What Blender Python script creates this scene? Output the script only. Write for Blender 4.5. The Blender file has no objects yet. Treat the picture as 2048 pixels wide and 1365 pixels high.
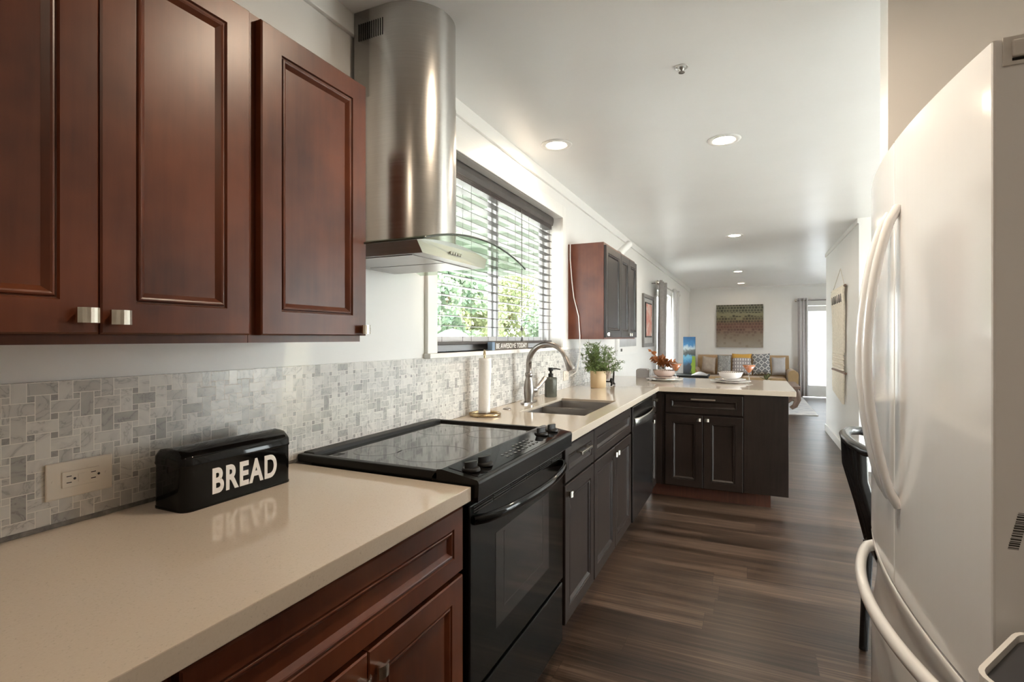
import bpy, bmesh, math, random
from mathutils import Vector, Matrix
random.seed(7)
SC = bpy.context.scene
COL = SC.collection
PI = math.pi

# ------------------------------------------------------------------ camera
cam_d = bpy.data.cameras.new('camera')
cam_d.sensor_width = 36.0
cam_d.lens = 36.0 * 1040.0 / 2048.0
cam_d.shift_y = -6.5 / 2048.0
cam_d.clip_start = 0.02
cam = bpy.data.objects.new('camera', cam_d)
COL.objects.link(cam)
cam.location = (0.0, 0.0, 1.285)
cam.rotation_euler = (PI / 2, 0, math.atan(476.0 / 1040.0))
SC.camera = cam

# ------------------------------------------------------------------ sky, sun, exposure
SKY = 9.5
SUN = 9.0
LAMP = 120.0
world = bpy.data.worlds.new('sky')
SC.world = world
world.use_nodes = True
wn = world.node_tree.nodes
bg = wn['Background']
bg.inputs['Color'].default_value = (0.93, 0.97, 1.0, 1)
bg.inputs['Strength'].default_value = SKY
sun_d = bpy.data.lights.new('sun', 'SUN')
sun_d.energy = SUN
sun_d.angle = math.radians(1.5)
sun_d.color = (1.0, 0.95, 0.86)
sun = bpy.data.objects.new('sun', sun_d)
COL.objects.link(sun)
sun.rotation_euler = (math.radians(38), 0, math.radians(4))
sun.location = (6, 3, 9)
vs = SC.view_settings
vs.view_transform = 'Standard'
vs.look = 'None'
vs.gamma = 1.0
vs.use_curve_mapping = False
vs.exposure = 1.12
cy = SC.cycles
cy.use_denoising = True
cy.max_bounces = 10
cy.diffuse_bounces = 6
cy.glossy_bounces = 5
cy.transmission_bounces = 8
cy.transparent_max_bounces = 24
cy.sample_clamp_indirect = 6.0
cy.caustics_reflective = False

# ------------------------------------------------------------------ materials
class NT:
    def __init__(s, name):
        s.m = bpy.data.materials.new(name)
        s.m.use_nodes = True
        s.t = s.m.node_tree
        s.n = s.t.nodes
        s.b = s.n['Principled BSDF']
        s.out = s.n['Material Output']
        s._o = None

    def link(s, a, b):
        s.t.links.new(a, b)

    def obj(s):
        if s._o is None:
            s._o = s.n.new('ShaderNodeTexCoord').outputs['Object']
        return s._o

    def pos(s):
        g = s.n.new('ShaderNodeNewGeometry')
        return g.outputs['Position']

    def mapped(s, scale, src=None):
        mp = s.n.new('ShaderNodeMapping')
        mp.inputs['Scale'].default_value = scale
        s.link(src or s.pos(), mp.inputs['Vector'])
        return mp.outputs['Vector']

    def noise(s, scale, vec=None, detail=4, rough=0.55, dist=0.0):
        n = s.n.new('ShaderNodeTexNoise')
        n.inputs['Scale'].default_value = scale
        n.inputs['Detail'].default_value = detail
        n.inputs['Roughness'].default_value = rough
        n.inputs['Distortion'].default_value = dist
        s.link(vec or s.pos(), n.inputs['Vector'])
        return n.outputs['Fac']

    def ramp(s, fac, stops, interp='LINEAR'):
        r = s.n.new('ShaderNodeValToRGB')
        r.color_ramp.interpolation = interp
        el = r.color_ramp.elements
        while len(el) < len(stops):
            el.new(0.5)
        for e, (p, c) in zip(el, stops):
            e.position = p
            e.color = tuple(c) + (1,) if len(c) == 3 else c
        s.link(fac, r.inputs['Fac'])
        return r.outputs['Color']

    def math(s, op, a, b=None, c=None):
        n = s.n.new('ShaderNodeMath')
        n.operation = op
        for i, v in enumerate((a, b, c)):
            if v is None:
                continue
            if isinstance(v, (int, float)):
                n.inputs[i].default_value = v
            else:
                s.link(v, n.inputs[i])
        return n.outputs[0]

    def mix(s, fac, a, b, mode='MIX'):
        n = s.n.new('ShaderNodeMix')
        n.data_type = 'RGBA'
        n.blend_type = mode
        for key, v in ((0, fac), (6, a), (7, b)):
            if isinstance(v, (int, float)):
                n.inputs[key].default_value = v
            elif isinstance(v, tuple):
                n.inputs[key].default_value = v + (1,) if len(v) == 3 else v
            else:
                s.link(v, n.inputs[key])
        return n.outputs[2]

    def sep(s, vec):
        n = s.n.new('ShaderNodeSeparateXYZ')
        s.link(vec, n.inputs[0])
        return n.outputs

    def comb(s, x, y, z):
        n = s.n.new('ShaderNodeCombineXYZ')
        for i, v in enumerate((x, y, z)):
            if isinstance(v, (int, float)):
                n.inputs[i].default_value = v
            else:
                s.link(v, n.inputs[i])
        return n.outputs[0]

    def bump(s, h, strength=0.2, dist=0.002):
        n = s.n.new('ShaderNodeBump')
        n.inputs['Strength'].default_value = strength
        n.inputs['Distance'].default_value = dist
        s.link(h, n.inputs['Height'])
        s.link(n.outputs['Normal'], s.b.inputs['Normal'])

    def set(s, **k):
        names = dict(color='Base Color', rough='Roughness', metal='Metallic', spec='Specular IOR Level', trans='Transmission Weight', ior='IOR',
                     coat='Coat Weight', coatr='Coat Roughness', alpha='Alpha', sheen='Sheen Weight', emis='Emission Color', estr='Emission Strength', aniso='Anisotropic')
        for kk, v in k.items():
            i = s.b.inputs[names[kk]]
            if isinstance(v, (int, float)):
                i.default_value = v
            elif isinstance(v, tuple):
                i.default_value = v + (1,) if len(v) == 3 else v
            else:
                s.link(v, i)
        return s


def plain(name, color, rough=0.5, metal=0.0, var=0.08, scale=9.0, **k):
    m = NT(name)
    f = m.noise(scale)
    lo = tuple(c * (1 - var) for c in color)
    hi = tuple(min(1, c * (1 + var)) for c in color)
    m.set(color=m.ramp(f, [(0.3, lo), (0.7, hi)]), rough=rough, metal=metal, **k)
    return m.m


def wood(name, lo, hi, rough, stretch=(18, 18, 1.4), blotch=0.35, **k):
    m = NT(name)
    g = m.noise(3.0, m.mapped(stretch), 6, 0.6)
    bl = m.noise(4.5, None, 3)
    f = m.math('ADD', m.math('MULTIPLY', g, 1 - blotch), m.math('MULTIPLY', bl, blotch))
    m.set(color=m.ramp(f, [(0.34, lo), (0.66, hi)]), rough=rough, **k)
    m.bump(g, 0.05, 0.001)
    return m.m


M = {}
M['wall'] = plain('white_paint', (0.80, 0.79, 0.775), 0.38, var=0.015, scale=3)
M['trim'] = plain('white_gloss_paint', (0.82, 0.81, 0.79), 0.3, var=0.01)
def ceiling_mat():
    m = NT('ceiling_paint')
    f = m.noise(2.0, None, 3)
    j = m.noise(1.0, m.mapped((0.4, 9, 1)), 2)
    m.set(color=m.ramp(f, [(0.3, (0.85, 0.85, 0.845)), (0.7, (0.88, 0.88, 0.875))]), rough=0.30, spec=0.5)
    m.bump(j, 0.25, 0.004)
    return m.m
M['ceiling'] = ceiling_mat()
M['cherry'] = wood('cherry_wood', (0.062, 0.0142, 0.0057), (0.155, 0.042, 0.0158), 0.34, blotch=0.78, spec=0.42)
M['cherry_dark'] = wood('cherry_edge', (0.05, 0.016, 0.010), (0.085, 0.028, 0.016), 0.4)
M['espresso'] = wood('espresso_wood', (0.0125, 0.0082, 0.0066), (0.025, 0.017, 0.0138), 0.34, blotch=0.5, spec=0.27)
M['toe'] = wood('toe_kick_wood', (0.06, 0.02, 0.011), (0.11, 0.035, 0.018), 0.5)
def quartz():
    m = NT('beige_quartz')
    a = m.noise(260, None, 2)
    b = m.noise(14, None, 4)
    c1 = m.ramp(a, [(0.25, (0.46, 0.40, 0.33)), (0.36, (0.575, 0.50, 0.415)), (0.75, (0.60, 0.525, 0.44))])
    c2 = m.mix(m.math('MULTIPLY', b, 0.12), c1, (0.50, 0.43, 0.35))
    m.set(color=c2, rough=0.075, spec=0.5)
    return m.m
M['quartz'] = quartz()
def planks():
    m = NT('vinyl_plank')
    P = m.sep(m.pos())
    row = m.math('FLOOR', m.math('DIVIDE', P[1], 0.152))
    rowf = m.math('FRACT', m.math('DIVIDE', P[1], 0.152))
    wn_ = m.n.new('ShaderNodeTexWhiteNoise'); wn_.noise_dimensions = '1D'
    m.link(row, wn_.inputs['W'])
    xs = m.math('ADD', m.math('DIVIDE', P[0], 1.22), m.math('MULTIPLY', wn_.outputs['Value'], 5.0))
    colr = m.math('FLOOR', xs)
    colf = m.math('FRACT', xs)
    w2 = m.n.new('ShaderNodeTexWhiteNoise'); w2.noise_dimensions = '2D'
    m.link(m.comb(row, colr, 0), w2.inputs['Vector'])
    tone = w2.outputs['Value']
    v = m.comb(m.math('MULTIPLY', P[0], 2.2), m.math('ADD', m.math('MULTIPLY', P[1], 120.0), m.math('MULTIPLY', tone, 40.0)), tone)
    g = m.noise(1.0, v, 6, 0.65, 0.3)
    g2 = m.noise(1.0, m.comb(m.math('MULTIPLY', P[0], 0.9), m.math('MULTIPLY', P[1], 22.0), tone), 3)
    f = m.math('ADD', m.math('ADD', m.math('MULTIPLY', g, 0.55), m.math('MULTIPLY', g2, 0.35)), m.math('MULTIPLY', tone, 0.12))
    c = m.ramp(f, [(0.40, (0.016, 0.0085, 0.005)), (0.52, (0.056, 0.033, 0.021)), (0.64, (0.130, 0.084, 0.058))])
    e1 = m.math('LESS_THAN', rowf, 0.012)
    e2 = m.math('LESS_THAN', colf, 0.0016)
    e = m.math('MAXIMUM', e1, e2)
    c = m.mix(m.math('MULTIPLY', e, 0.7), c, (0.012, 0.008, 0.006))
    m.set(color=c, rough=m.math('ADD', m.math('MULTIPLY', g, 0.16), 0.26), spec=0.42)
    m.bump(m.math('SUBTRACT', g, e), 0.12, 0.002)
    return m.m
M['floor'] = planks()
def tiles():
    m = NT('marble_basketweave')
    P = m.sep(m.pos())
    p = 0.0385
    U = m.math('DIVIDE', P[1], p); V = m.math('DIVIDE', m.math('SUBTRACT', P[2], 0.008), p)
    fu = m.math('FLOOR', U); fv = m.math('FLOOR', V)
    a = m.math('SUBTRACT', m.math('FRACT', U), 0.5); b = m.math('SUBTRACT', m.math('FRACT', V), 0.5)
    par = m.math('FLOORED_MODULO', m.math('ADD', fu, fv), 2.0)     # 0: lies flat, 1: stands
    ip = m.math('SUBTRACT', 1.0, par)
    x = m.math('ADD', m.math('MULTIPLY', a, ip), m.math('MULTIPLY', b, par))
    y = m.math('ADD', m.math('MULTIPLY', b, ip), m.math('MULTIPLY', a, par))
    ax = m.math('ABSOLUTE', x); ay = m.math('ABSOLUTE', y)
    hw = 0.305; gi = 0.345
    main = m.math('LESS_THAN', ay, hw)
    out = m.math('GREATER_THAN', ay, gi)
    intr = m.math('MULTIPLY', out, m.math('LESS_THAN', ax, hw))
    dot = m.math('MULTIPLY', out, m.math('GREATER_THAN', ax, gi))
    sg = m.math('SIGN', y); sx = m.math('SIGN', x)
    # id of the tile the point lies on
    du = m.math('MULTIPLY', m.math('MULTIPLY', intr, sg), par)
    dv = m.math('MULTIPLY', m.math('MULTIPLY', intr, sg), ip)
    sa = m.math('SIGN', a); sb = m.math('SIGN', b)
    du = m.math('ADD', du, m.math('MULTIPLY', dot, m.math('ADD', m.math('MULTIPLY', sa, 0.5), 0.25)))
    dv = m.math('ADD', dv, m.math('MULTIPLY', dot, m.math('ADD', m.math('MULTIPLY', sb, 0.5), 0.25)))
    idv = m.comb(m.math('ADD', fu, du), m.math('ADD', fv, dv), 0)
    w = m.n.new('ShaderNodeTexWhiteNoise'); w.noise_dimensions = '2D'
    m.link(idv, w.inputs['Vector'])
    t = w.outputs['Value']
    vn = m.noise(15, m.comb(m.math('ADD', P[1], m.math('MULTIPLY', t, 7.0)), P[2], m.math('MULTIPLY', t, 9.0)), 4, 0.55, 1.2)
    vein = m.math('ABSOLUTE', m.math('SUBTRACT', vn, 0.5))
    vc = m.ramp(vein, [(0.0, (0.44, 0.435, 0.43)), (0.02, (0.62, 0.61, 0.60)), (0.12, (0.70, 0.69, 0.67))])
    tone = m.ramp(t, [(0.0, (0.58, 0.575, 0.565)), (0.25, (0.80, 0.79, 0.775)), (0.7, (0.98, 0.97, 0.95)), (1.0, (1.03, 1.01, 0.985))])
    tc = m.mix(1.0, vc, tone, 'MULTIPLY')
    tc = m.mix(m.math('MULTIPLY', dot, m.math('MULTIPLY', m.math('GREATER_THAN', t, 0.68), 0.75)), tc, (0.24, 0.23, 0.22))
    solid = m.math('MAXIMUM', m.math('MAXIMUM', main, intr), dot)
    c = m.mix(solid, (0.80, 0.77, 0.72), tc)
    m.set(color=c, rough=m.math('SUBTRACT', 0.6, m.math('MULTIPLY', solid, 0.38)), spec=0.5)
    m.bump(solid, 0.35, 0.0012)
    return m.m
M['tile'] = tiles()
def steel(name, c, rough, stretch=(2, 2, 160), dirt=0.0):
    m = NT(name)
    g = m.noise(2.5, m.mapped(stretch), 4)
    m.set(color=m.ramp(g, [(0.3, tuple(v * 0.9 for v in c)), (0.7, c)]), metal=1.0, rough=m.math('ADD', m.math('MULTIPLY', g, 0.10), rough - 0.05))
    return m.m
M['steel'] = steel('brushed_steel', (0.60, 0.585, 0.56), 0.24)
M['steel_hood'] = steel('satin_steel', (0.47, 0.465, 0.465), 0.40)
M['steel_dark'] = steel('sink_steel', (0.36, 0.34, 0.325), 0.34)
M['nickel'] = steel('satin_nickel', (0.74, 0.70, 0.62), 0.22, (40, 40, 40))
M['brass'] = steel('aged_brass', (0.55, 0.42, 0.25), 0.26, (40, 40, 40))
M['faucet'] = steel('brushed_nickel', (0.34, 0.315, 0.295), 0.30, (40, 40, 40))
M['black_gloss'] = plain('black_enamel', (0.004, 0.004, 0.004), 0.06, var=0.05, spec=0.22)
M['black_panel'] = plain('black_stove_panel', (0.005, 0.005, 0.005), 0.22, var=0.05, spec=0.25)
M['black_matte'] = plain('black_plastic', (0.010, 0.0095, 0.009), 0.45, spec=0.3)
M['black_glass'] = plain('ceramic_glass', (0.020, 0.018, 0.017), 0.07, spec=0.8)
M['ring_mark'] = plain('burner_mark', (0.055, 0.05, 0.046), 0.12)
M['dw'] = plain('dark_steel_door', (0.045, 0.041, 0.039), 0.24, metal=0.75, var=0.25, scale=6)
M['fridge'] = plain('white_appliance_enamel', (0.89, 0.89, 0.895), 0.13, var=0.006, scale=4, coat=0.2, coatr=0.08)
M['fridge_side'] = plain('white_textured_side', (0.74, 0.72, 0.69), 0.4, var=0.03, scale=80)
M['white_plastic'] = plain('white_plastic', (0.80, 0.79, 0.77), 0.3, var=0.01)
M['ivory'] = plain('ivory_plastic', (0.76, 0.69, 0.60), 0.3, var=0.01)
M['white_gloss'] = plain('white_ceramic', (0.76, 0.73, 0.71), 0.12, var=0.02)
M['blush'] = plain('blush_ceramic', (0.62, 0.50, 0.45), 0.18, var=0.04)
M['paper'] = plain('paper_towel', (0.84, 0.82, 0.79), 0.85, var=0.03, scale=120)
M['slat'] = plain('grey_brown_slat', (0.060, 0.052, 0.049), 0.4, var=0.2)
M['cord'] = plain('grey_cord', (0.10, 0.095, 0.09), 0.6)
M['vinyl'] = plain('grey_vinyl', (0.60, 0.59, 0.60), 0.35, var=0.02)
M['pot'] = plain('tan_pot', (0.58, 0.43, 0.26), 0.45, var=0.05)
M['soil'] = plain('soil', (0.04, 0.025, 0.016), 0.9, var=0.5, scale=120)
M['fern'] = plain('fern_green', (0.12, 0.19, 0.045), 0.5, var=0.45, scale=40)
M['stem'] = plain('brown_stem', (0.09, 0.065, 0.03), 0.7)
M['tan'] = plain('tan_upholstery', (0.36, 0.235, 0.115), 0.75, var=0.06, scale=18, sheen=0.3)
M['wood_table'] = wood('weathered_wood', (0.12, 0.075, 0.055), (0.26, 0.17, 0.13), 0.5)
M['chair'] = plain('black_lacquer', (0.012, 0.0115, 0.012), 0.25)
M['grey_fabric'] = plain('grey_curtain', (0.36, 0.335, 0.325), 0.85, var=0.08, scale=30)
M['light_fabric'] = plain('pale_curtain', (0.58, 0.56, 0.56), 0.85, var=0.05, scale=30)
M['cotton'] = plain('cream_cotton', (0.80, 0.74, 0.64), 0.9, var=0.12, scale=60)
M['ink'] = plain('dark_ink', (0.05, 0.048, 0.046), 0.6)
M['letter'] = plain('white_lettering', (0.78, 0.76, 0.73), 0.4)
M['concrete'] = plain('patio_concrete', (0.55, 0.53, 0.50), 0.8, var=0.1, scale=1.5)
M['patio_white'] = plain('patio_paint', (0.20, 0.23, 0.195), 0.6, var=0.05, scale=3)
M['drain'] = plain('toaster_grey', (0.33, 0.32, 0.32), 0.35)

def leaf_mat(name, lo, hi):
    m = NT(name)
    f = m.noise(1.1, None, 4)
    c = m.ramp(f, [(0.35, lo), (0.65, hi)])
    m.set(color=c, rough=0.55)
    tr = m.n.new('ShaderNodeBsdfTranslucent')
    m.link(c, tr.inputs['Color'])
    mx = m.n.new('ShaderNodeMixShader')
    mx.inputs[0].default_value = 0.35
    m.link(m.b.outputs[0], mx.inputs[1]); m.link(tr.outputs[0], mx.inputs[2])
    m.link(mx.outputs[0], m.out.inputs['Surface'])
    return m.m
M['leaf_yellow'] = leaf_mat('yellow_green_leaves', (0.10, 0.13, 0.06), (0.25, 0.27, 0.13))
M['leaf_blue'] = leaf_mat('blue_green_leaves', (0.06, 0.105, 0.065), (0.17, 0.225, 0.14))
M['orange_leaf'] = leaf_mat('orange_leaves', (0.30, 0.095, 0.02), (0.55, 0.20, 0.06))

def glass_mat(name, tint, gloss, rough=0.0, fres=None):
    m = NT(name)
    m.n.remove(m.b)
    t = m.n.new('ShaderNodeBsdfTransparent'); t.inputs['Color'].default_value = tint + (1,)
    g = m.n.new('ShaderNodeBsdfGlossy'); g.inputs['Roughness'].default_value = rough
    mx = m.n.new('ShaderNodeMixShader')
    if fres:
        f = m.n.new('ShaderNodeFresnel'); f.inputs['IOR'].default_value = fres
        m.link(f.outputs[0], mx.inputs[0])
    else:
        mx.inputs[0].default_value = gloss
    m.link(t.outputs[0], mx.inputs[1]); m.link(g.outputs[0], mx.inputs[2])
    m.link(mx.outputs[0], m.out.inputs['Surface'])
    return m.m
M['pane'] = glass_mat('window_glass', (0.97, 0.99, 0.98), 0.05)
M['hood_glass'] = glass_mat('green_tint_glass', (0.80, 0.86, 0.80), 0.07)
M['clear'] = glass_mat('clear_glass', (0.93, 0.95, 0.95), 0.12)
def frost():
    m = NT('frosted_white_glass')
    m.n.remove(m.b)
    t = m.n.new('ShaderNodeBsdfTranslucent'); t.inputs['Color'].default_value = (0.36, 0.37, 0.38, 1)
    d = m.n.new('ShaderNodeBsdfDiffuse'); d.inputs['Color'].default_value = (0.5, 0.5, 0.5, 1)
    a_ = m.n.new('ShaderNodeAddShader')
    m.link(t.outputs[0], a_.inputs[0]); m.link(d.outputs[0], a_.inputs[1])
    m.link(a_.outputs[0], m.out.inputs['Surface'])
    return m.m
M['frost'] = frost()
def smoke_glass():
    m = NT('smoked_green_glass')
    m.set(color=(0.15, 0.155, 0.13), rough=0.08, trans=0.6, ior=1.3)
    return m.m
M['bottle'] = smoke_glass()
def drink_mat():
    m = NT('orange_drink')
    m.set(color=(0.72, 0.17, 0.03), rough=0.12)
    return m.m
M['drink'] = drink_mat()
def lamp_mat(k):
    m = NT('lamp_lens')
    m.set(color=(0.9, 0.85, 0.75), emis=(1.0, 0.81, 0.61), estr=k)
    return m.m
M['lens'] = lamp_mat(LAMP)
M['lens_near'] = lamp_mat(LAMP * 1.75)
M['lens_far'] = lamp_mat(LAMP * 0.55)

def mosaic_art():
    m = NT('mosaic_painting')
    P = m.sep(m.obj())                      # local x across, z up
    cw, ch = 0.063, 0.062
    U = m.math('DIVIDE', P[0], cw)
    V = m.math('DIVIDE', P[2], ch)
    fv = m.math('FLOOR', V)
    U = m.math('ADD', U, m.math('MULTIPLY', m.math('FLOORED_MODULO', fv, 2.0), 0.35))
    fu = m.math('FLOOR', U)
    a = m.math('ABSOLUTE', m.math('SUBTRACT', m.math('FRACT', U), 0.5)); b = m.math('ABSOLUTE', m.math('SUBTRACT', m.math('FRACT', V), 0.5))
    sq = m.math('LESS_THAN', m.math('MAXIMUM', a, b), 0.41)
    w = m.n.new('ShaderNodeTexWhiteNoise'); w.noise_dimensions = '2D'
    m.link(m.comb(fu, fv, 0), w.inputs['Vector'])
    h = m.math('DIVIDE', P[2], 0.97)
    n1 = m.noise(3.0, m.obj(), 5)
    hh = m.math('ADD', h, m.math('MULTIPLY', m.math('SUBTRACT', n1, 0.5), 0.25))
    base = m.ramp(hh, [(0.05, (0.46, 0.41, 0.34)), (0.25, (0.30, 0.25, 0.19)), (0.40, (0.27, 0.17, 0.12)), (0.55, (0.25, 0.13, 0.09)), (0.66, (0.27, 0.25, 0.13)), (0.80, (0.30, 0.30, 0.18)), (0.95, (0.30, 0.31, 0.22))])
    dark = m.ramp(h, [(0.05, (0.36, 0.31, 0.25)), (0.28, (0.24, 0.17, 0.13)), (0.42, (0.10, 0.035, 0.026)), (0.50, (0.16, 0.06, 0.045)), (0.60, (0.035, 0.016, 0.012)), (0.70, (0.05, 0.042, 0.018)), (0.85, (0.014, 0.028, 0.013)), (1.0, (0.012, 0.014, 0.010))])
    band = m.ramp(h, [(0.0, (0.25,) * 3), (0.30, (0.30,) * 3), (0.42, (0.80,) * 3), (0.60, (0.98,) * 3), (0.72, (0.8,) * 3), (0.745, (0.10,) * 3), (0.80, (0.10,) * 3), (0.82, (0.9,) * 3), (1.0, (0.97,) * 3)])
    on = m.math('MULTIPLY', sq, m.math('GREATER_THAN', band, m.math('MULTIPLY', w.outputs['Value'], 0.95)))
    dk = m.mix(m.math('MULTIPLY', w.outputs['Value'], 0.35), dark, base)
    c = m.mix(on, base, dk)
    spk = m.noise(40, m.obj(), 4)
    c = m.mix(m.math('MULTIPLY', spk, 0.18), c, (0.40, 0.34, 0.24))
    c = m.mix(1.0, c, (0.72, 0.70, 0.70), 'MULTIPLY')
    m.set(color=c, rough=0.6)
    return m.m
M['art'] = mosaic_art()
def lake_art():
    m = NT('lake_painting')
    P = m.sep(m.obj())
    n = m.noise(14, m.mapped((1, 1, 0.6), m.obj()), 6, 0.7, 0.8)
    h = m.math('ADD', m.math('DIVIDE', P[2], 0.62), m.math('MULTIPLY', m.math('SUBTRACT', n, 0.5), 0.34))
    c = m.ramp(h, [(0.0, (0.008, 0.008, 0.012)), (0.22, (0.025, 0.028, 0.04)), (0.34, (0.03, 0.12, 0.22)), (0.46, (0.09, 0.24, 0.34)), (0.52, (0.03, 0.03, 0.028)), (0.62, (0.09, 0.095, 0.09)), (0.69, (0.32, 0.36, 0.38)), (0.76, (0.03, 0.13, 0.27)), (1.0, (0.008, 0.05, 0.13))])
    g = m.math('MULTIPLY', m.math('GREATER_THAN', m.math('ADD', P[0], m.math('MULTIPLY', n, 0.16)), m.math('ADD', 0.10, m.math('MULTIPLY', P[2], 0.09))), m.math('LESS_THAN', m.math('ADD', P[2], m.math('MULTIPLY', n, 0.2)), 0.40))
    c = m.mix(m.math('MULTIPLY', g, m.math('GREATER_THAN', n, 0.42)), c, (0.14, 0.20, 0.012))
    m.set(color=c, rough=0.5)
    return m.m
M['lake'] = lake_art()
def red_art():
    m = NT('coral_print')
    n = m.noise(7, m.obj(), 5, 0.6, 1.0)
    m.set(color=m.ramp(n, [(0.35, (0.62, 0.14, 0.09)), (0.5, (0.68, 0.30, 0.22)), (0.62, (0.75, 0.62, 0.55))]), rough=0.4)
    return m.m
M['coral'] = red_art()
def grey_print():
    m = NT('grey_print')
    P = m.sep(m.obj())
    n = m.noise(8, m.obj(), 4)
    h = m.math('ADD', P[2], m.math('MULTIPLY', n, 0.12))
    m.set(color=m.ramp(m.math('MULTIPLY', h, 2.0), [(0.2, (0.20, 0.20, 0.20)), (0.45, (0.45, 0.45, 0.46)), (0.8, (0.66, 0.67, 0.69))]), rough=0.3)
    return m.m
M['print'] = grey_print()
def rug_mat():
    m = NT('rug_pattern')
    n = m.noise(6, None, 6, 0.7)
    v = m.n.new('ShaderNodeTexVoronoi'); v.inputs['Scale'].default_value = 7
    m.link(m.pos(), v.inputs['Vector'])
    c = m.ramp(m.math('MULTIPLY', m.math('ADD', n, v.outputs['Distance']), 0.7), [(0.3, (0.30, 0.31, 0.38)), (0.5, (0.55, 0.54, 0.57)), (0.75, (0.68, 0.67, 0.67))])
    m.set(color=c, rough=0.95)
    return m.m
M['rug'] = rug_mat()
def quatrefoil():
    m = NT('trellis_fabric')
    P = m.sep(m.obj())
    p = 0.125
    U = m.math('DIVIDE', P[0], p); V = m.math('DIVIDE', P[2], p)
    a = m.math('ABSOLUTE', m.math('SUBTRACT', m.math('FRACT', U), 0.5)); b = m.math('ABSOLUTE', m.math('SUBTRACT', m.math('FRACT', V), 0.5))
    def ring(ox, oy):
        dx = m.math('SUBTRACT', a, ox); dy = m.math('SUBTRACT', b, oy)
        return m.math('SQRT', m.math('ADD', m.math('MULTIPLY', dx, dx), m.math('MULTIPLY', dy, dy)))
    d = m.math('MINIMUM', ring(0.25, 0.0), ring(0.0, 0.25))
    d2 = m.math('ABSOLUTE', m.math('SUBTRACT', d, 0.26))
    line = m.math('LESS_THAN', d2, 0.045)
    c = m.mix(line, (0.20, 0.205, 0.215), (0.72, 0.71, 0.69))
    m.set(color=c, rough=0.9)
    return m.m
M['trellis'] = quatrefoil()
def mustard():
    m = NT('mustard_pattern_fabric')
    P = m.sep(m.obj())
    top = m.math('GREATER_THAN', P[2], 0.36)
    U = m.math('FRACT', m.math('DIVIDE', P[0], 0.05)); V = m.math('FRACT', m.math('DIVIDE', P[2], 0.075))
    s = m.math('MULTIPLY', m.math('LESS_THAN', m.math('ABSOLUTE', m.math('SUBTRACT', U, 0.5)), 0.22), m.math('LESS_THAN', V, 0.62))
    pat = m.mix(s, (0.36, 0.33, 0.34), (0.78, 0.75, 0.74))
    side = m.math('LESS_THAN', m.math('ABSOLUTE', P[0]), 0.205)
    lower = m.mix(side, (0.58, 0.33, 0.07), pat)
    c = m.mix(top, lower, (0.62, 0.36, 0.08))
    m.set(color=c, rough=0.9)
    return m.m
M['mustard'] = mustard()
def speckle_fabric():
    m = NT('grey_floral_fabric')
    n = m.noise(22, m.obj(), 5, 0.7, 2.0)
    m.set(color=m.ramp(n, [(0.40, (0.22, 0.22, 0.22)), (0.55, (0.36, 0.36, 0.355)), (0.62, (0.5, 0.5, 0.49))]), rough=0.9)
    return m.m
M['floral'] = speckle_fabric()
M['taupe_satin'] = plain('taupe_satin', (0.40, 0.33, 0.275), 0.45, var=0.12, scale=14)
M['silver_satin'] = plain('silver_satin', (0.44, 0.42, 0.42), 0.5, var=0.06, scale=14)
M['grass'] = plain('lawn', (0.34, 0.33, 0.27), 0.9, var=0.3, scale=2)

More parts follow.
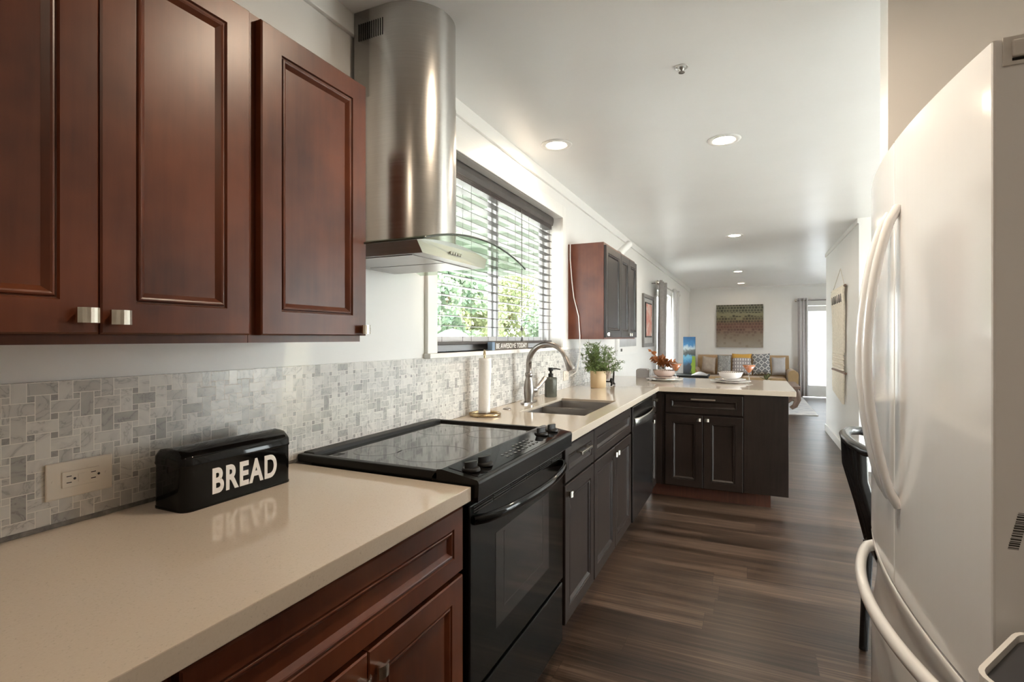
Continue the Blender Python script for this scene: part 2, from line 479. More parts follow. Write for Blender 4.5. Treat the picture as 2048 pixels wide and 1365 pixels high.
# ------------------------------------------------------------------ mesh building
class MB:
    """collects shapes in world coordinates"""
    def __init__(s):
        s.v = []; s.f = []; s.smooth = set()

    def add(s, vs, fs, smooth=False):
        o = len(s.v)
        s.v += [tuple(x) for x in vs]
        for f in fs:
            if smooth:
                s.smooth.add(len(s.f))
            s.f.append(tuple(i + o for i in f))
        return s

    def box(s, x0, x1, y0, y1, z0, z1):
        v = [(x0, y0, z0), (x1, y0, z0), (x1, y1, z0), (x0, y1, z0), (x0, y0, z1), (x1, y0, z1), (x1, y1, z1), (x0, y1, z1)]
        f = [(3, 2, 1, 0), (4, 5, 6, 7), (0, 1, 5, 4), (1, 2, 6, 5), (2, 3, 7, 6), (3, 0, 4, 7)]
        return s.add(v, f)

    def prism(s, pts, z0, z1, axis='z', smooth=False):
        """pts: polygon, counter-clockwise; extruded along axis"""
        n = len(pts)
        def m(p, h):
            if axis == 'z': return (p[0], p[1], h)
            if axis == 'y': return (p[0], h, p[1])
            return (h, p[0], p[1])
        v = [m(p, z0) for p in pts] + [m(p, z1) for p in pts]
        o = len(s.f)
        s.add(v, [tuple(range(n - 1, -1, -1)), tuple(range(n, 2 * n))])
        s.add(v, [(i, (i + 1) % n, n + (i + 1) % n, n + i) for i in range(n)], smooth)
        return s

    def lathe(s, prof, c=(0, 0, 0), n=32, smooth=True, closed=False):
        """prof: (r, z) list; axis z through c"""
        v = []; f = []
        for (r, z) in prof:
            for k in range(n):
                a = 2 * PI * k / n
                v.append((c[0] + r * math.cos(a), c[1] + r * math.sin(a), c[2] + z))
        m_ = len(prof)
        for i in range(m_ - 1):
            for k in range(n):
                k2 = (k + 1) % n
                f.append((i * n + k, i * n + k2, (i + 1) * n + k2, (i + 1) * n + k))
        s.add(v, f, smooth)
        if not closed:
            if prof[0][0] > 1e-5: s.add(v[:n], [tuple(range(n - 1, -1, -1))])
            if prof[-1][0] > 1e-5: s.add(v[-n:], [tuple(range(n))])
        return s

    def tube(s, pts, r, n=10, caps=True, flat=None):
        """pts: path; r: radius or list; flat=(w,h) gives an elliptical section along (side, up)"""
        P = [Vector(p) for p in pts]
        R = r if isinstance(r, (list, tuple)) else [r] * len(P)
        v = []; f = []
        up = Vector((0, 0, 1))
        t0 = (P[1] - P[0]).normalized()
        if abs(t0.dot(up)) > 0.95: up = Vector((0, 1, 0))
        side = t0.cross(up).normalized()
        for i, p in enumerate(P):
            if i == 0: t = P[1] - P[0]
            elif i == len(P) - 1: t = P[-1] - P[-2]
            else: t = P[i + 1] - P[i - 1]
            t.normalize()
            side = (side - t * side.dot(t)).normalized()
            nn = side.cross(t).normalized()
            for k in range(n):
                a = 2 * PI * k / n
                w, h = flat if flat else (1, 1)
                v.append(p + side * (math.cos(a) * R[i] * w) + nn * (math.sin(a) * R[i] * h))
        for i in range(len(P) - 1):
            for k in range(n):
                k2 = (k + 1) % n
                f.append((i * n + k, (i + 1) * n + k, (i + 1) * n + k2, i * n + k2))
        s.add(v, f, True)
        if caps:
            L = (len(P) - 1) * n
            s.add(v[:n], [tuple(range(n))])
            s.add(v[L:], [tuple(range(n - 1, -1, -1))])
        return s

    def cyl(s, a, b, r, n=20):
        return s.tube([a, b], r, n)

    def xf(s, fn):
        s.v = [tuple(fn(p)) for p in s.v]
        return s

    def grid(s, fn, nu, nv, smooth=True, flip=False):
        v = [fn(i / nu, j / nv) for j in range(nv + 1) for i in range(nu + 1)]
        f = []
        for j in range(nv):
            for i in range(nu):
                a = j * (nu + 1) + i
                q = (a, a + 1, a + nu + 2, a + nu + 1)
                f.append(q[::-1] if flip else q)
        return s.add(v, f, smooth)


WL = {}


def wloc(o):
    return WL.get(o.name, Vector((0, 0, 0)))


def obj(name, mb, mat, parent=None, bevel=0.0, seg=2, solid=0.0, sub=0, weld=False, org=None, fixn=False):
    """ONE mesh object; with a parent it shares the parent's origin, else it stands on its own base"""
    me = bpy.data.meshes.new(name)
    if parent is not None:
        o0 = wloc(parent)
    elif org is not None:
        o0 = Vector(org)
    else:
        xs = [p[0] for p in mb.v]; ys = [p[1] for p in mb.v]; zs = [p[2] for p in mb.v]
        o0 = Vector(((min(xs) + max(xs)) / 2, (min(ys) + max(ys)) / 2, min(zs)))
    me.from_pydata([(p[0] - o0.x, p[1] - o0.y, p[2] - o0.z) for p in mb.v], [], mb.f)
    for i in mb.smooth:
        me.polygons[i].use_smooth = True
    if weld or fixn:
        b = bmesh.new(); b.from_mesh(me)
        if weld: bmesh.ops.remove_doubles(b, verts=b.verts, dist=1e-5)
        bmesh.ops.recalc_face_normals(b, faces=b.faces)
        b.to_mesh(me); b.free()
    me.materials.append(mat)
    o = bpy.data.objects.new(name, me)
    COL.objects.link(o)
    if parent is not None:
        o.parent = parent
        WL[o.name] = o0
    else:
        o.location = o0
        WL[o.name] = o0
    if solid:
        m = o.modifiers.new('solid', 'SOLIDIFY'); m.thickness = solid; m.offset = 0
    if bevel:
        m = o.modifiers.new('bevel', 'BEVEL'); m.width = bevel; m.segments = seg; m.limit_method = 'ANGLE'; m.angle_limit = math.radians(35)
        m.harden_normals = False
    if sub:
        m = o.modifiers.new('sub', 'SUBSURF'); m.levels = sub; m.render_levels = sub
    return o


def tag(o, label, cat, group=None):
    o['label'] = label; o['category'] = cat
    if group: o['group'] = group
    return o


def thing(name, label, cat, loc, group=None):
    o = bpy.data.objects.new(name, None)
    COL.objects.link(o)
    o.location = loc
    o.empty_display_size = 0.05
    WL[o.name] = Vector(loc)
    return tag(o, label, cat, group)


def struct(name, mb, mat, **k):
    o = obj(name, mb, mat, **k)
    o['kind'] = 'structure'
    return o


def copy_tree(o, parent=None):
    c = o.copy(); COL.objects.link(c)
    if parent is not None: c.parent = parent
    for ch in list(o.children):
        copy_tree(ch, c)
    return c


def bx(*a):
    return MB().box(*a)


def text_mb(txt, height, width, depth, place, offset=0.0, space=1.0):
    """letters as a solid mesh; place(u, v, n) maps text space (right, up, out) to the world"""
    cu = bpy.data.curves.new('lettering', 'FONT')
    cu.body = txt; cu.size = 1.0; cu.extrude = 0.05; cu.offset = offset; cu.space_character = space
    to = bpy.data.objects.new('lettering', cu)
    COL.objects.link(to)
    dg = bpy.context.evaluated_depsgraph_get(); dg.update()
    me = bpy.data.meshes.new_from_object(to.evaluated_get(dg))
    vs_ = [v.co.copy() for v in me.vertices]
    fs = [tuple(p.vertices) for p in me.polygons]
    bpy.data.objects.remove(to); bpy.data.curves.remove(cu); bpy.data.meshes.remove(me)
    x0 = min(v.x for v in vs_); x1 = max(v.x for v in vs_); y0 = min(v.y for v in vs_); y1 = max(v.y for v in vs_)
    mb = MB()
    mb.add([place((v.x - x0) / (x1 - x0) * width, (v.y - y0) / (y1 - y0) * height, (v.z + 0.05) / 0.1 * depth) for v in vs_], fs)
    return mb


def slab_mb(outlines, z0, z1):
    """a flat slab from 2-D outlines (the later ones are holes)"""
    from mathutils.geometry import tessellate_polygon
    flat = [q for pl in outlines for q in pl]
    n = len(flat)
    tris = tessellate_polygon([[Vector((q[0], q[1], 0)) for q in pl] for pl in outlines])
    F = []
    for t in tris:
        a, b, c = (Vector(flat[i]) for i in t)
        cr = (b - a).cross(c - a)
        t = t if cr > 0 else t[::-1]
        F.append(tuple(i + n for i in t)); F.append(tuple(t[::-1]))
    o = 0
    for pl in outlines:
        k = len(pl)
        for i in range(k):
            j = (i + 1) % k
            F.append((o + i, o + j, n + o + j, n + o + i))
        o += k
    return MB().add([(q[0], q[1], z0) for q in flat] + [(q[0], q[1], z1) for q in flat], F)


# faces of the cabinet runs: local (a across, b up, n out) -> world
def on_left(x):            # run along the left wall, faces +x
    return lambda a, b, n: (x + n, a, b)
def on_pen(y):             # peninsula, faces -y
    return lambda a, b, n: (a, y - n, b)


def panel_mb(mp, a0, a1, b0, b1, t=0.02, stile=0.055, drawer=False):
    """a door or drawer front with a stepped moulding round a sunk panel"""
    s = min(stile, (b1 - b0) * 0.27, (a1 - a0) * 0.3)
    rings = [(0, 0), (0, t - 0.003), (0.003, t), (s, t), (s + 0.002, t - 0.0045), (s + 0.0045, t - 0.005), (s + 0.0065, t - 0.0015), (s + 0.009, t - 0.001), (s + 0.012, t - 0.0025), (s + 0.0205, t - 0.0105), (s + 0.022, t - 0.0105)]
    v = []; f = []
    for (i, d) in rings:
        v += [mp(a0 + i, b0 + i, d), mp(a1 - i, b0 + i, d), mp(a1 - i, b1 - i, d), mp(a0 + i, b1 - i, d)]
    for r in range(len(rings) - 1):
        for k in range(4):
            k2 = (k + 1) % 4
            f.append((r * 4 + k, r * 4 + k2, r * 4 + 4 + k2, r * 4 + 4 + k))
    L = (len(rings) - 1) * 4
    f.append((L, L + 1, L + 2, L + 3)); f.append((3, 2, 1, 0))
    return MB().add(v, f)


def boxm(mp, a0, a1, b0, b1, n0, n1):
    m = MB()
    v = [mp(a, b, n) for n in (n0, n1) for b in (b0, b1) for a in (a0, a1)]
    m.add(v, [(0, 2, 3, 1), (4, 5, 7, 6), (0, 1, 5, 4), (1, 3, 7, 5), (3, 2, 6, 7), (2, 0, 4, 6)])
    return m


def tab_pull(door, mp, a, b, n=0.02):
    """small square pull: a foot and a bowed face plate"""
    m = boxm(mp, a - 0.006, a + 0.006, b - 0.009, b + 0.009, n, n + 0.017)
    K = 6
    pts = []
    for j in range(K + 1):
        u = j / K * 2 - 1
        pts.append((u * 0.016, n + 0.023 - 0.006 * u * u))
    for j in range(K, -1, -1):
        u = j / K * 2 - 1
        pts.append((u * 0.016, n + 0.0185 - 0.006 * u * u))
    v = [mp(a + p[0], b - 0.0125, p[1]) for p in pts] + [mp(a + p[0], b + 0.0125, p[1]) for p in pts]
    N = len(pts)
    m.add(v, [tuple(range(N)), tuple(range(2 * N - 1, N - 1, -1))] + [(i, N + i, N + (i + 1) % N, (i + 1) % N) for i in range(N)])
    o = obj('pull', m, M['nickel'], door, fixn=True)
    return o


def bar_pull(front, mp, a0, a1, b, n=0.02):
    m = boxm(mp, a0, a1, b - 0.006, b + 0.006, n + 0.022, n + 0.032)
    for a in (a0 + 0.018, a1 - 0.018):
        m2 = boxm(mp, a - 0.005, a + 0.005, b - 0.005, b + 0.005, n, n + 0.023)
        m.add(m2.v, m2.f)
    return obj('handle', m, M['nickel'], front, bevel=0.0015, fixn=True)


def front(root, kind, mp, a0, a1, b0, b1, mat, stile=0.055):
    return obj(kind, panel_mb(mp, a0, a1, b0, b1, stile=stile), mat, root, fixn=True)


# ------------------------------------------------------------------ the setting
XW, XB = -1.30, -1.46           # left wall: room face, outer face
CEIL = 2.44
YB = 12.90                      # back wall
# kitchen window opening / living-room window opening in the left wall
KW = (1.995, 3.725, 1.215, 2.19)
LW = (8.20, 9.75, 0.10, 2.03)
wl = MB()
wl.box(XB, XW, -2.2, KW[0], 0, CEIL)
wl.box(XB, XW, KW[0], KW[1], 0, KW[2]); wl.box(XB, XW, KW[0], KW[1], KW[3], CEIL)
wl.box(XB, XW, KW[1], LW[0], 0, CEIL)
wl.box(XB, XW, LW[0], LW[1], 0, LW[2]); wl.box(XB, XW, LW[0], LW[1], LW[3], CEIL)
wl.box(XB, XW, LW[1], YB + 0.15, 0, CEIL)
struct('wall_left', wl, M['wall'])
BD = (1.03, 1.95, 0.0, 2.0)    # back door opening
wb = MB()
wb.box(XW, BD[0], YB, YB + 0.15, 0, CEIL); wb.box(BD[0], BD[1], YB, YB + 0.15, BD[3], CEIL); wb.box(BD[1], 3.2, YB, YB + 0.15, 0, CEIL)
struct('wall_back', wb, M['wall'])
struct('wall_right', bx(0.955, 3.2, 5.95, 8.33, 0, CEIL), M['wall'])
struct('wall_right_near', bx(0.396, 3.2, 1.985, 2.095, 0, CEIL), M['wall'])
struct('wall_right_kitchen', bx(1.27, 1.40, -2.2, 1.985, 0, CEIL), M['wall'])
struct('wall_front', bx(XB, 1.40, -2.35, -2.2, 0, CEIL), M['wall'])
DWN = (2.7, 5.4, 0.08, 2.1)     # unseen dining window in the far right wall, enlarged to light the ceiling
LV = (9.8, 11.2, 0.9, 2.05)      # living-room glazing added out of view in the far right wall, for daylight
wr = MB()
wr.box(3.2, 3.35, 1.985, DWN[0], 0, CEIL); wr.box(3.2, 3.35, DWN[0], DWN[1], 0, DWN[2]); wr.box(3.2, 3.35, DWN[0], DWN[1], DWN[3], CEIL)
wr.box(3.2, 3.35, DWN[1], LV[0], 0, CEIL); wr.box(3.2, 3.35, LV[0], LV[1], 0, LV[2]); wr.box(3.2, 3.35, LV[0], LV[1], LV[3], CEIL)
wr.box(3.2, 3.35, LV[1], YB + 0.15, 0, CEIL)
struct('wall_right_far', wr, M['wall'])
struct('floor', bx(XB, 3.35, -2.35, YB + 0.15, -0.06, 0), M['floor'])
struct('ceiling', bx(XB, 3.35, -2.35, YB + 0.15, CEIL, CEIL + 0.1), M['ceiling'])
struct('ground', bx(-60, 40, -25, 70, -0.25, -0.12), M['grass'])
struct('patio', bx(-7.0, XB, -3, 14, -0.12, -0.08), M['concrete'])
struct('side_bounce_slab', bx(3.36, 14, -3, 12.5, -0.12, -0.06), M['concrete'])  # unseen pale slab, left open to the sky to bounce daylight onto the ceiling
struct('patio_rear', bx(-3.0, 8, YB + 0.15, 22, -0.12, -0.05), M['concrete'])
# crown boards, base boards
struct('trim_1', bx(XW, XW + 0.018, -2.2, YB, CEIL - 0.075, CEIL), M['trim'], bevel=0.002)
struct('trim_2', bx(XW + 0.018, 3.2, YB - 0.015, YB, CEIL - 0.05, CEIL), M['trim'], bevel=0.002)
struct('trim_3', bx(0.941, 0.955, 5.95, 8.33, CEIL - 0.05, CEIL), M['trim'], bevel=0.002)
struct('baseboard_right', bx(0.941, 0.955, 5.95, 8.345, 0, 0.095), M['trim'], bevel=0.004)
bb = MB(); bb.box(XW, BD[0] - 0.07, YB - 0.014, YB, 0, 0.09); bb.box(BD[1] + 0.07, 3.2, YB - 0.014, YB, 0, 0.09)
struct('baseboard_back', bb, M['trim'], bevel=0.004)
struct('baseboard_left', bx(XW, XW + 0.014, 5.3, YB - 0.014, 0, 0.09), M['trim'], bevel=0.004)
# casing and sill of the kitchen window
cs = MB()
cs.box(XW, XW + 0.018, KW[0] - 0.078, KW[0], KW[2], KW[3] + 0.09)
cs.box(XW, XW + 0.018, KW[1], KW[1] + 0.07, KW[2], KW[3] + 0.09)
cs.box(XW, XW + 0.018, KW[0], KW[1], KW[3], KW[3] + 0.09)
struct('trim_4', cs, M['trim'], bevel=0.003)
struct('trim_5', bx(XB + 0.03, XW + 0.035, KW[0] - 0.085, KW[1] + 0.075, KW[2] - 0.022, KW[2]), M['trim'], bevel=0.003)

def window(n, y0, y1, z0, z1, x, sashes, mat, fr=0.045):
    f = MB()
    f.box(x - 0.03, x + 0.03, y0, y1, z0, z0 + fr); f.box(x - 0.03, x + 0.03, y0, y1, z1 - fr, z1)
    f.box(x - 0.03, x + 0.03, y0, y0 + fr, z0 + fr, z1 - fr); f.box(x - 0.03, x + 0.03, y1 - fr, y1, z0 + fr, z1 - fr)
    w = struct('window_%d' % n, f, mat, bevel=0.003)
    for i, (a, b) in enumerate(sashes):
        s = MB(); xs = x + (-0.012 if i % 2 else 0.012); k = 0.032
        s.box(xs - 0.012, xs + 0.012, a, b, z0 + fr, z0 + fr + k); s.box(xs - 0.012, xs + 0.012, a, b, z1 - fr - k, z1 - fr)
        s.box(xs - 0.012, xs + 0.012, a, a + k, z0 + fr + k, z1 - fr - k); s.box(xs - 0.012, xs + 0.012, b - k, b, z0 + fr + k, z1 - fr - k)
        so = obj('sash', s, mat, w, bevel=0.002)
        obj('pane', bx(xs - 0.002, xs + 0.002, a + k, b - k, z0 + fr + k, z1 - fr - k), M['pane'], so)
    return w
window(1, KW[0], KW[1], KW[2], KW[3], -1.425, [(KW[0] + 0.045, 2.86), (2.81, KW[1] - 0.045)], M['vinyl'])
window(2, LW[0], LW[1], LW[2], LW[3], -1.39, [(LW[0] + 0.045, 8.99), (8.95, LW[1] - 0.045)], M['trim'])
window(3, DWN[0], DWN[1], DWN[2], DWN[3], 3.275, [(DWN[0] + 0.045, 4.07), (4.03, DWN[1] - 0.045)], M['trim'])
window(4, LV[0], LV[1], LV[2], LV[3], 3.275, [(LV[0] + 0.045, 10.52), (10.48, LV[1] - 0.045)], M['trim'])
# glazed door in the back wall
fr = MB(); y0 = YB - 0.015
fr.box(BD[0] - 0.075, BD[0] + 0.02, y0, YB + 0.13, 0, BD[3] + 0.08); fr.box(BD[1] - 0.02, BD[1] + 0.075, y0, YB + 0.13, 0, BD[3] + 0.08)
fr.box(BD[0] + 0.02, BD[1] - 0.02, y0, YB + 0.13, BD[3] - 0.02, BD[3] + 0.08)
d1 = struct('door_1', fr, M['trim'], bevel=0.003)
st = MB(); a, b = BD[0] + 0.025, BD[1] - 0.025; ya, yb_ = YB + 0.03, YB + 0.07
st.box(a, b, ya, yb_, 0.01, 0.25); st.box(a, b, ya, yb_, 1.86, 1.975); st.box(a, a + 0.095, ya, yb_, 0.25, 1.86); st.box(b - 0.095, b, ya, yb_, 0.25, 1.86)
leaf = obj('door_leaf', st, M['trim'], d1, bevel=0.003)
obj('frosted_pane', bx(a + 0.095, b - 0.095, YB + 0.045, YB + 0.052, 0.25, 1.86), M['frost'], leaf)
hd = MB(); hd.box(a + 0.03, a + 0.065, ya - 0.008, ya, 1.0, 1.1); hd.cyl((a + 0.048, ya - 0.06, 1.0), (a + 0.048, ya, 1.0), 0.008, 10); hd.cyl((a + 0.048, ya - 0.055, 1.0), (a + 0.15, ya - 0.055, 1.0), 0.008, 10)
obj('door_handle', hd, M['nickel'], leaf)

# ------------------------------------------------------------------ outside the kitchen window
pc = thing('patio_cover', 'pale painted patio roof with rafters outside the kitchen window', 'patio roof', (-3.0, 3.5, 2.45))
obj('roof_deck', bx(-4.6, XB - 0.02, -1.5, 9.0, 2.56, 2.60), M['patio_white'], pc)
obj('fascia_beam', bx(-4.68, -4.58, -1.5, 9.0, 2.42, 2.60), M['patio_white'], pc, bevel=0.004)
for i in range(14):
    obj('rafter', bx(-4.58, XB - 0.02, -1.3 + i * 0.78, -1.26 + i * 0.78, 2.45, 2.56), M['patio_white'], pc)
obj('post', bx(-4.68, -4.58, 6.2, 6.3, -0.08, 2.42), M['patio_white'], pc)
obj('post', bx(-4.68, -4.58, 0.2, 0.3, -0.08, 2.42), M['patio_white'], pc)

def tree(mat, label, loc, h, r, n, seed):
    rnd = random.Random(seed)
    t = thing('garden_tree', label, 'tree', loc, 'trees beyond the patio')
    x, y, z = loc
    tr = MB(); tr.tube([(x, y, z), (x + 0.1, y, z + h * 0.25), (x, y + 0.1, z + h * 0.6)], [0.22, 0.17, 0.08], 10)
    for k in range(6):
        a = k * 1.05
        tr.tube([(x + 0.05, y, z + h * 0.3), (x + math.cos(a) * r * 0.6, y + math.sin(a) * r * 0.6, z + h * 0.65)], [0.08, 0.03], 6)
    obj('trunk', tr, M['stem'], t)
    cl = MB()
    lobes = []
    for k in range(26):
        a = rnd.uniform(0, 2 * PI); q = rnd.random() ** 0.6
        lobes.append((x + math.cos(a) * r * q * 0.9, y + math.sin(a) * r * q * 0.9, z + h * rnd.uniform(0.08, 0.92), rnd.uniform(0.35, 0.6) * r * 0.75))
    V = []; F = []
    for k in range(n):
        lx, ly, lz, lr = lobes[k % len(lobes)]
        d = Vector((rnd.gauss(0, 1), rnd.gauss(0, 1), rnd.gauss(0, 0.8))).normalized() * lr * rnd.uniform(0.75, 1.05)
        c = Vector((lx, ly, max(lz, z + 0.15))) + d
        if c.z < z + 0.05: c.z = z + 0.05 + rnd.random() * 0.3
        s_ = rnd.uniform(0.09, 0.17)
        u = Vector((rnd.gauss(0, 1), rnd.gauss(0, 1), rnd.gauss(0, 1))).normalized()
        w = u.orthogonal().normalized()
        o_ = len(V)
        V += [c - u * s_, c + w * s_ * 0.6, c + u * s_, c - w * s_ * 0.6]
        F.append((o_, o_ + 1, o_ + 2, o_ + 3))
    cl.add(V, F)
    obj('crown', cl, mat, t)
    return t
tree(M['leaf_blue'], 'dense green tree behind the left pane of the kitchen window', (-12.0, 18.0, -0.12), 5.6, 2.3, 9000, 1)
tree(M['leaf_yellow'], 'yellow-green tree behind the middle of the kitchen window', (-14.5, 25.5, -0.12), 6.2, 2.6, 9000, 2)
tree(M['leaf_blue'], 'blue-green tree low behind the right pane of the kitchen window', (-10.6, 31.5, -0.12), 3.8, 2.2, 8000, 3)
tree(M['leaf_yellow'], 'bright green rounded tree seen at the right pane above the sign', (-16.0, 33.0, -0.12), 6.5, 3.0, 9000, 4)
tree(M['leaf_yellow'], 'sunlit tree behind the hood glass at the left of the window', (-21.5, 22.0, -0.12), 8.2, 2.9, 9000, 5)
um = thing('patio_umbrella', 'white open patio umbrella in the garden beyond the left window pane', 'umbrella', (-9.6, 15.9, -0.12))
ux, uy, _ = um.location
obj('pole', MB().cyl((ux, uy, -0.12), (ux, uy, 1.58), 0.02), M['white_plastic'], um)
obj('canopy', MB().lathe([(0.62, 1.30), (0.5, 1.42), (0.25, 1.54), (0.0, 1.60)], (ux, uy, 0), 8, smooth=False, closed=True), M['white_plastic'], um, solid=0.01)
obj('base', MB().lathe([(0.22, -0.12), (0.22, -0.06), (0.04, -0.03)], (ux, uy, 0), 24), M['white_plastic'], um)
gt = thing('garden_table', 'round white garden table under the umbrella outside', 'table', (ux + 0.1, uy - 0.9, -0.12))
gx, gy, _ = gt.location
obj('tabletop', MB().lathe([(0.5, 0.58), (0.5, 0.61)], (gx, gy, 0), 24), M['white_plastic'], gt)
for a in (0.4, 2.0, 3.5, 5.0):
    obj('leg', MB().cyl((gx + 0.35 * math.cos(a), gy + 0.35 * math.sin(a), -0.12), (gx + 0.3 * math.cos(a), gy + 0.3 * math.sin(a), 0.58), 0.02, 8), M['white_plastic'], gt)

# ------------------------------------------------------------------ wall cabinets, left wall
XF = -0.995                      # door faces of the wall cabinets
mpU = on_left(XF - 0.02)
def wall_cabinet(name, label, y0, y1, z0, z1, xback, xbody, fr_y):
    t = thing(name, label, 'cabinet', ((xback + xbody) / 2, (y0 + y1) / 2, z0))
    c = MB(); e = 0.018
    c.box(xback, xbody, y0, y0 + e, z0, z1); c.box(xback, xbody, y1 - e, y1, z0, z1)
    c.box(xback, xbody, y0 + e, y1 - e, z0, z0 + 0.03); c.box(xback, xbody, y0 + e, y1 - e, z1 - e, z1)
    c.box(xback, xback + 0.008, y0 + e, y1 - e, z0 + 0.03, z1 - e)
    for (a, b) in fr_y:
        c.box(xbody - 0.018, xbody - 0.0005, a, b, z0 + 0.03, z1 - e)
    obj('carcass', c, M['cherry'], t, fixn=True)
    return t
ZT = 2.012
ca = wall_cabinet('wall_cabinet', 'cherry wall cabinet with two doors, nearest the camera', 0.16, 0.806, 1.274, ZT, XW + 0.001, XF - 0.0205, [(0.178, 0.21), (0.49, 0.525), (0.77, 0.788)])
d = front(ca, 'door', mpU, 0.178, 0.5065, 1.291, 2.001, M['cherry']); tab_pull(d, mpU, 0.483, 1.322)
d = front(ca, 'door', mpU, 0.5085, 0.797, 1.291, 2.001, M['cherry']); tab_pull(d, mpU, 0.532, 1.320)
cb = wall_cabinet('wall_cabinet', 'cherry wall cabinet with one door beside the hood chimney', 0.8075, 1.172, 1.274, ZT, XW + 0.001, XF - 0.0205, [(0.8255, 0.85), (1.14, 1.154)])
d = front(cb, 'door', mpU, 0.826, 1.176, 1.291, 2.001, M['cherry']); tab_pull(d, mpU, 1.158, 1.308)
cc = wall_cabinet('wall_cabinet', 'small dark wall cabinet with three narrow doors beyond the window', 3.90, 5.075, 1.274, 2.018, XW + 0.001, XF - 0.0205, [(3.918, 3.94), (4.38, 4.42), (5.04, 5.057)])
for a, b, k in ((3.905, 4.397, 3.925), (4.401, 4.733, 4.700), (4.737, 5.07, 4.77)):
    d = front(cc, 'door', mpU, a, b, 1.288, 1.996, M['espresso']); tab_pull(d, mpU, k, 1.312)

# ------------------------------------------------------------------ base cabinets
XD = -0.70                       # faces of the base carcasses; fronts stand 2 cm proud
mpB = on_left(XD)
ZC0, ZC1 = 0.858, 0.895          # countertop
def base_carcass(t, mp, a0, a1, depth, mat, toe=True, end=False):
    c = MB(); e = 0.018
    def add(*q):
        m = boxm(mp, *q); c.add(m.v, m.f)
    add(a0, a0 + e, 0.11, ZC0 - 0.001, -depth, -0.0005); add(a1 - e, a1, 0.11, ZC0 - 0.001, -depth, -0.0005)
    add(a0 + e, a1 - e, 0.11, 0.128, -depth, -0.0005)
    add(a0 + e, a1 - e, 0.128, ZC0 - 0.001, -depth, -depth + 0.006)
    add(a0 + e, a1 - e, ZC0 - 0.03, ZC0 - 0.001, -0.019, -0.0005); add(a0 + e, a1 - e, 0.672, 0.70, -0.019, -0.0005)
    obj('carcass', c, mat, t, fixn=True)
    if toe:
        obj('toe_kick', boxm(mp, a0, a1, 0.0, 0.11, -0.09, -0.072), M['toe'], t, fixn=True)
c0 = thing('base_cabinet', 'cherry base cabinet at the near end under the beige counter', 'cabinet', (-1.0, -0.05, 0))
base_carcass(c0, mpB, -0.50, 0.428, 0.595, M['cherry'])
front(c0, 'drawer', mpB, -0.495, 0.424, 0.68, 0.845, M['cherry'])
d = front(c0, 'door', mpB, -0.495, -0.04, 0.115, 0.668, M['cherry'])
d = front(c0, 'door', mpB, -0.036, 0.424, 0.115, 0.668, M['cherry']); tab_pull(d, mpB, 0.0, 0.63)
c1 = thing('base_cabinet', 'cherry base cabinet with wide drawer and two doors beside the stove', 'cabinet', (-1.0, 0.81, 0))
base_carcass(c1, mpB, 0.430, 1.184, 0.595, M['cherry'])
front(c1, 'drawer', mpB, 0.440, 1.180, 0.68, 0.845, M['cherry'])
d = front(c1, 'door', mpB, 0.440, 0.8085, 0.115, 0.668, M['cherry']); tab_pull(d, mpB, 0.783, 0.622)
d = front(c1, 'door', mpB, 0.8115, 1.180, 0.115, 0.668, M['cherry']); tab_pull(d, mpB, 0.837, 0.622)
tag(obj('countertop', slab_mb([[(XW + 0.002, -0.62), (-0.663, -0.62), (-0.663, 1.192), (XW + 0.002, 1.192)]], ZC0, ZC1), M['quartz'], bevel=0.0022, fixn=True), 'beige quartz countertop in the foreground carrying the bread box', 'countertop')

c2 = thing('base_cabinet', 'narrow black-brown base cabinet right beside the stove', 'cabinet', (-1.0, 2.21, 0))
base_carcass(c2, mpB, 2.0, 2.432, 0.595, M['espresso'])
d = front(c2, 'drawer', mpB, 2.004, 2.428, 0.692, 0.842, M['espresso'], 0.04); bar_pull(d, mpB, 2.14, 2.30, 0.792)
d = front(c2, 'door', mpB, 2.004, 2.428, 0.118, 0.682, M['espresso']); tab_pull(d, mpB, 2.04, 0.645)
c3 = thing('base_cabinet', 'black-brown sink cabinet with false drawer and two doors', 'cabinet', (-1.0, 2.86, 0))
base_carcass(c3, mpB, 2.436, 3.290, 0.595, M['espresso'])
front(c3, 'drawer', mpB, 2.442, 3.284, 0.692, 0.842, M['espresso'], 0.04)
d = front(c3, 'door', mpB, 2.442, 2.8615, 0.118, 0.682, M['espresso']); tab_pull(d, mpB, 2.835, 0.645)
d = front(c3, 'door', mpB, 2.8645, 3.284, 0.118, 0.682, M['espresso']); tab_pull(d, mpB, 2.891, 0.645)
# dishwasher
dw = thing('dishwasher', 'dark stainless dishwasher with pocket bar handle, near the counter corner', 'dishwasher', (-1.0, 3.67, 0))
obj('tub', bx(-1.27, -0.705, 3.306, 4.03, 0.10, 0.85), M['black_matte'], dw)
obj('toe_kick', bx(-0.79, -0.77, 3.306, 4.03, 0, 0.10), M['black_matte'], dw)
dd = obj('door', bx(-0.7045, -0.672, 3.300, 4.033, 0.115, 0.846), M['dw'], dw, bevel=0.003)
hp = MB(); hp.box(-0.6715, -0.66, 3.36, 3.98, 0.735, 0.80)
hb = MB()
n_ = 14
pts = [(-0.671 + 0.034 * math.sin(PI * i / n_) ** 0.5 if 0 < i < n_ else -0.671, 3.35 + 0.64 * i / n_, 0.742) for i in range(n_ + 1)]
hb.tube(pts, 0.011, 8, flat=(0.8, 2.5))
obj('handle', hb, M['steel'], dd)
obj('control_strip', bx(-0.6718, -0.6705, 3.32, 4.015, 0.812, 0.838), M['black_panel'], dd)
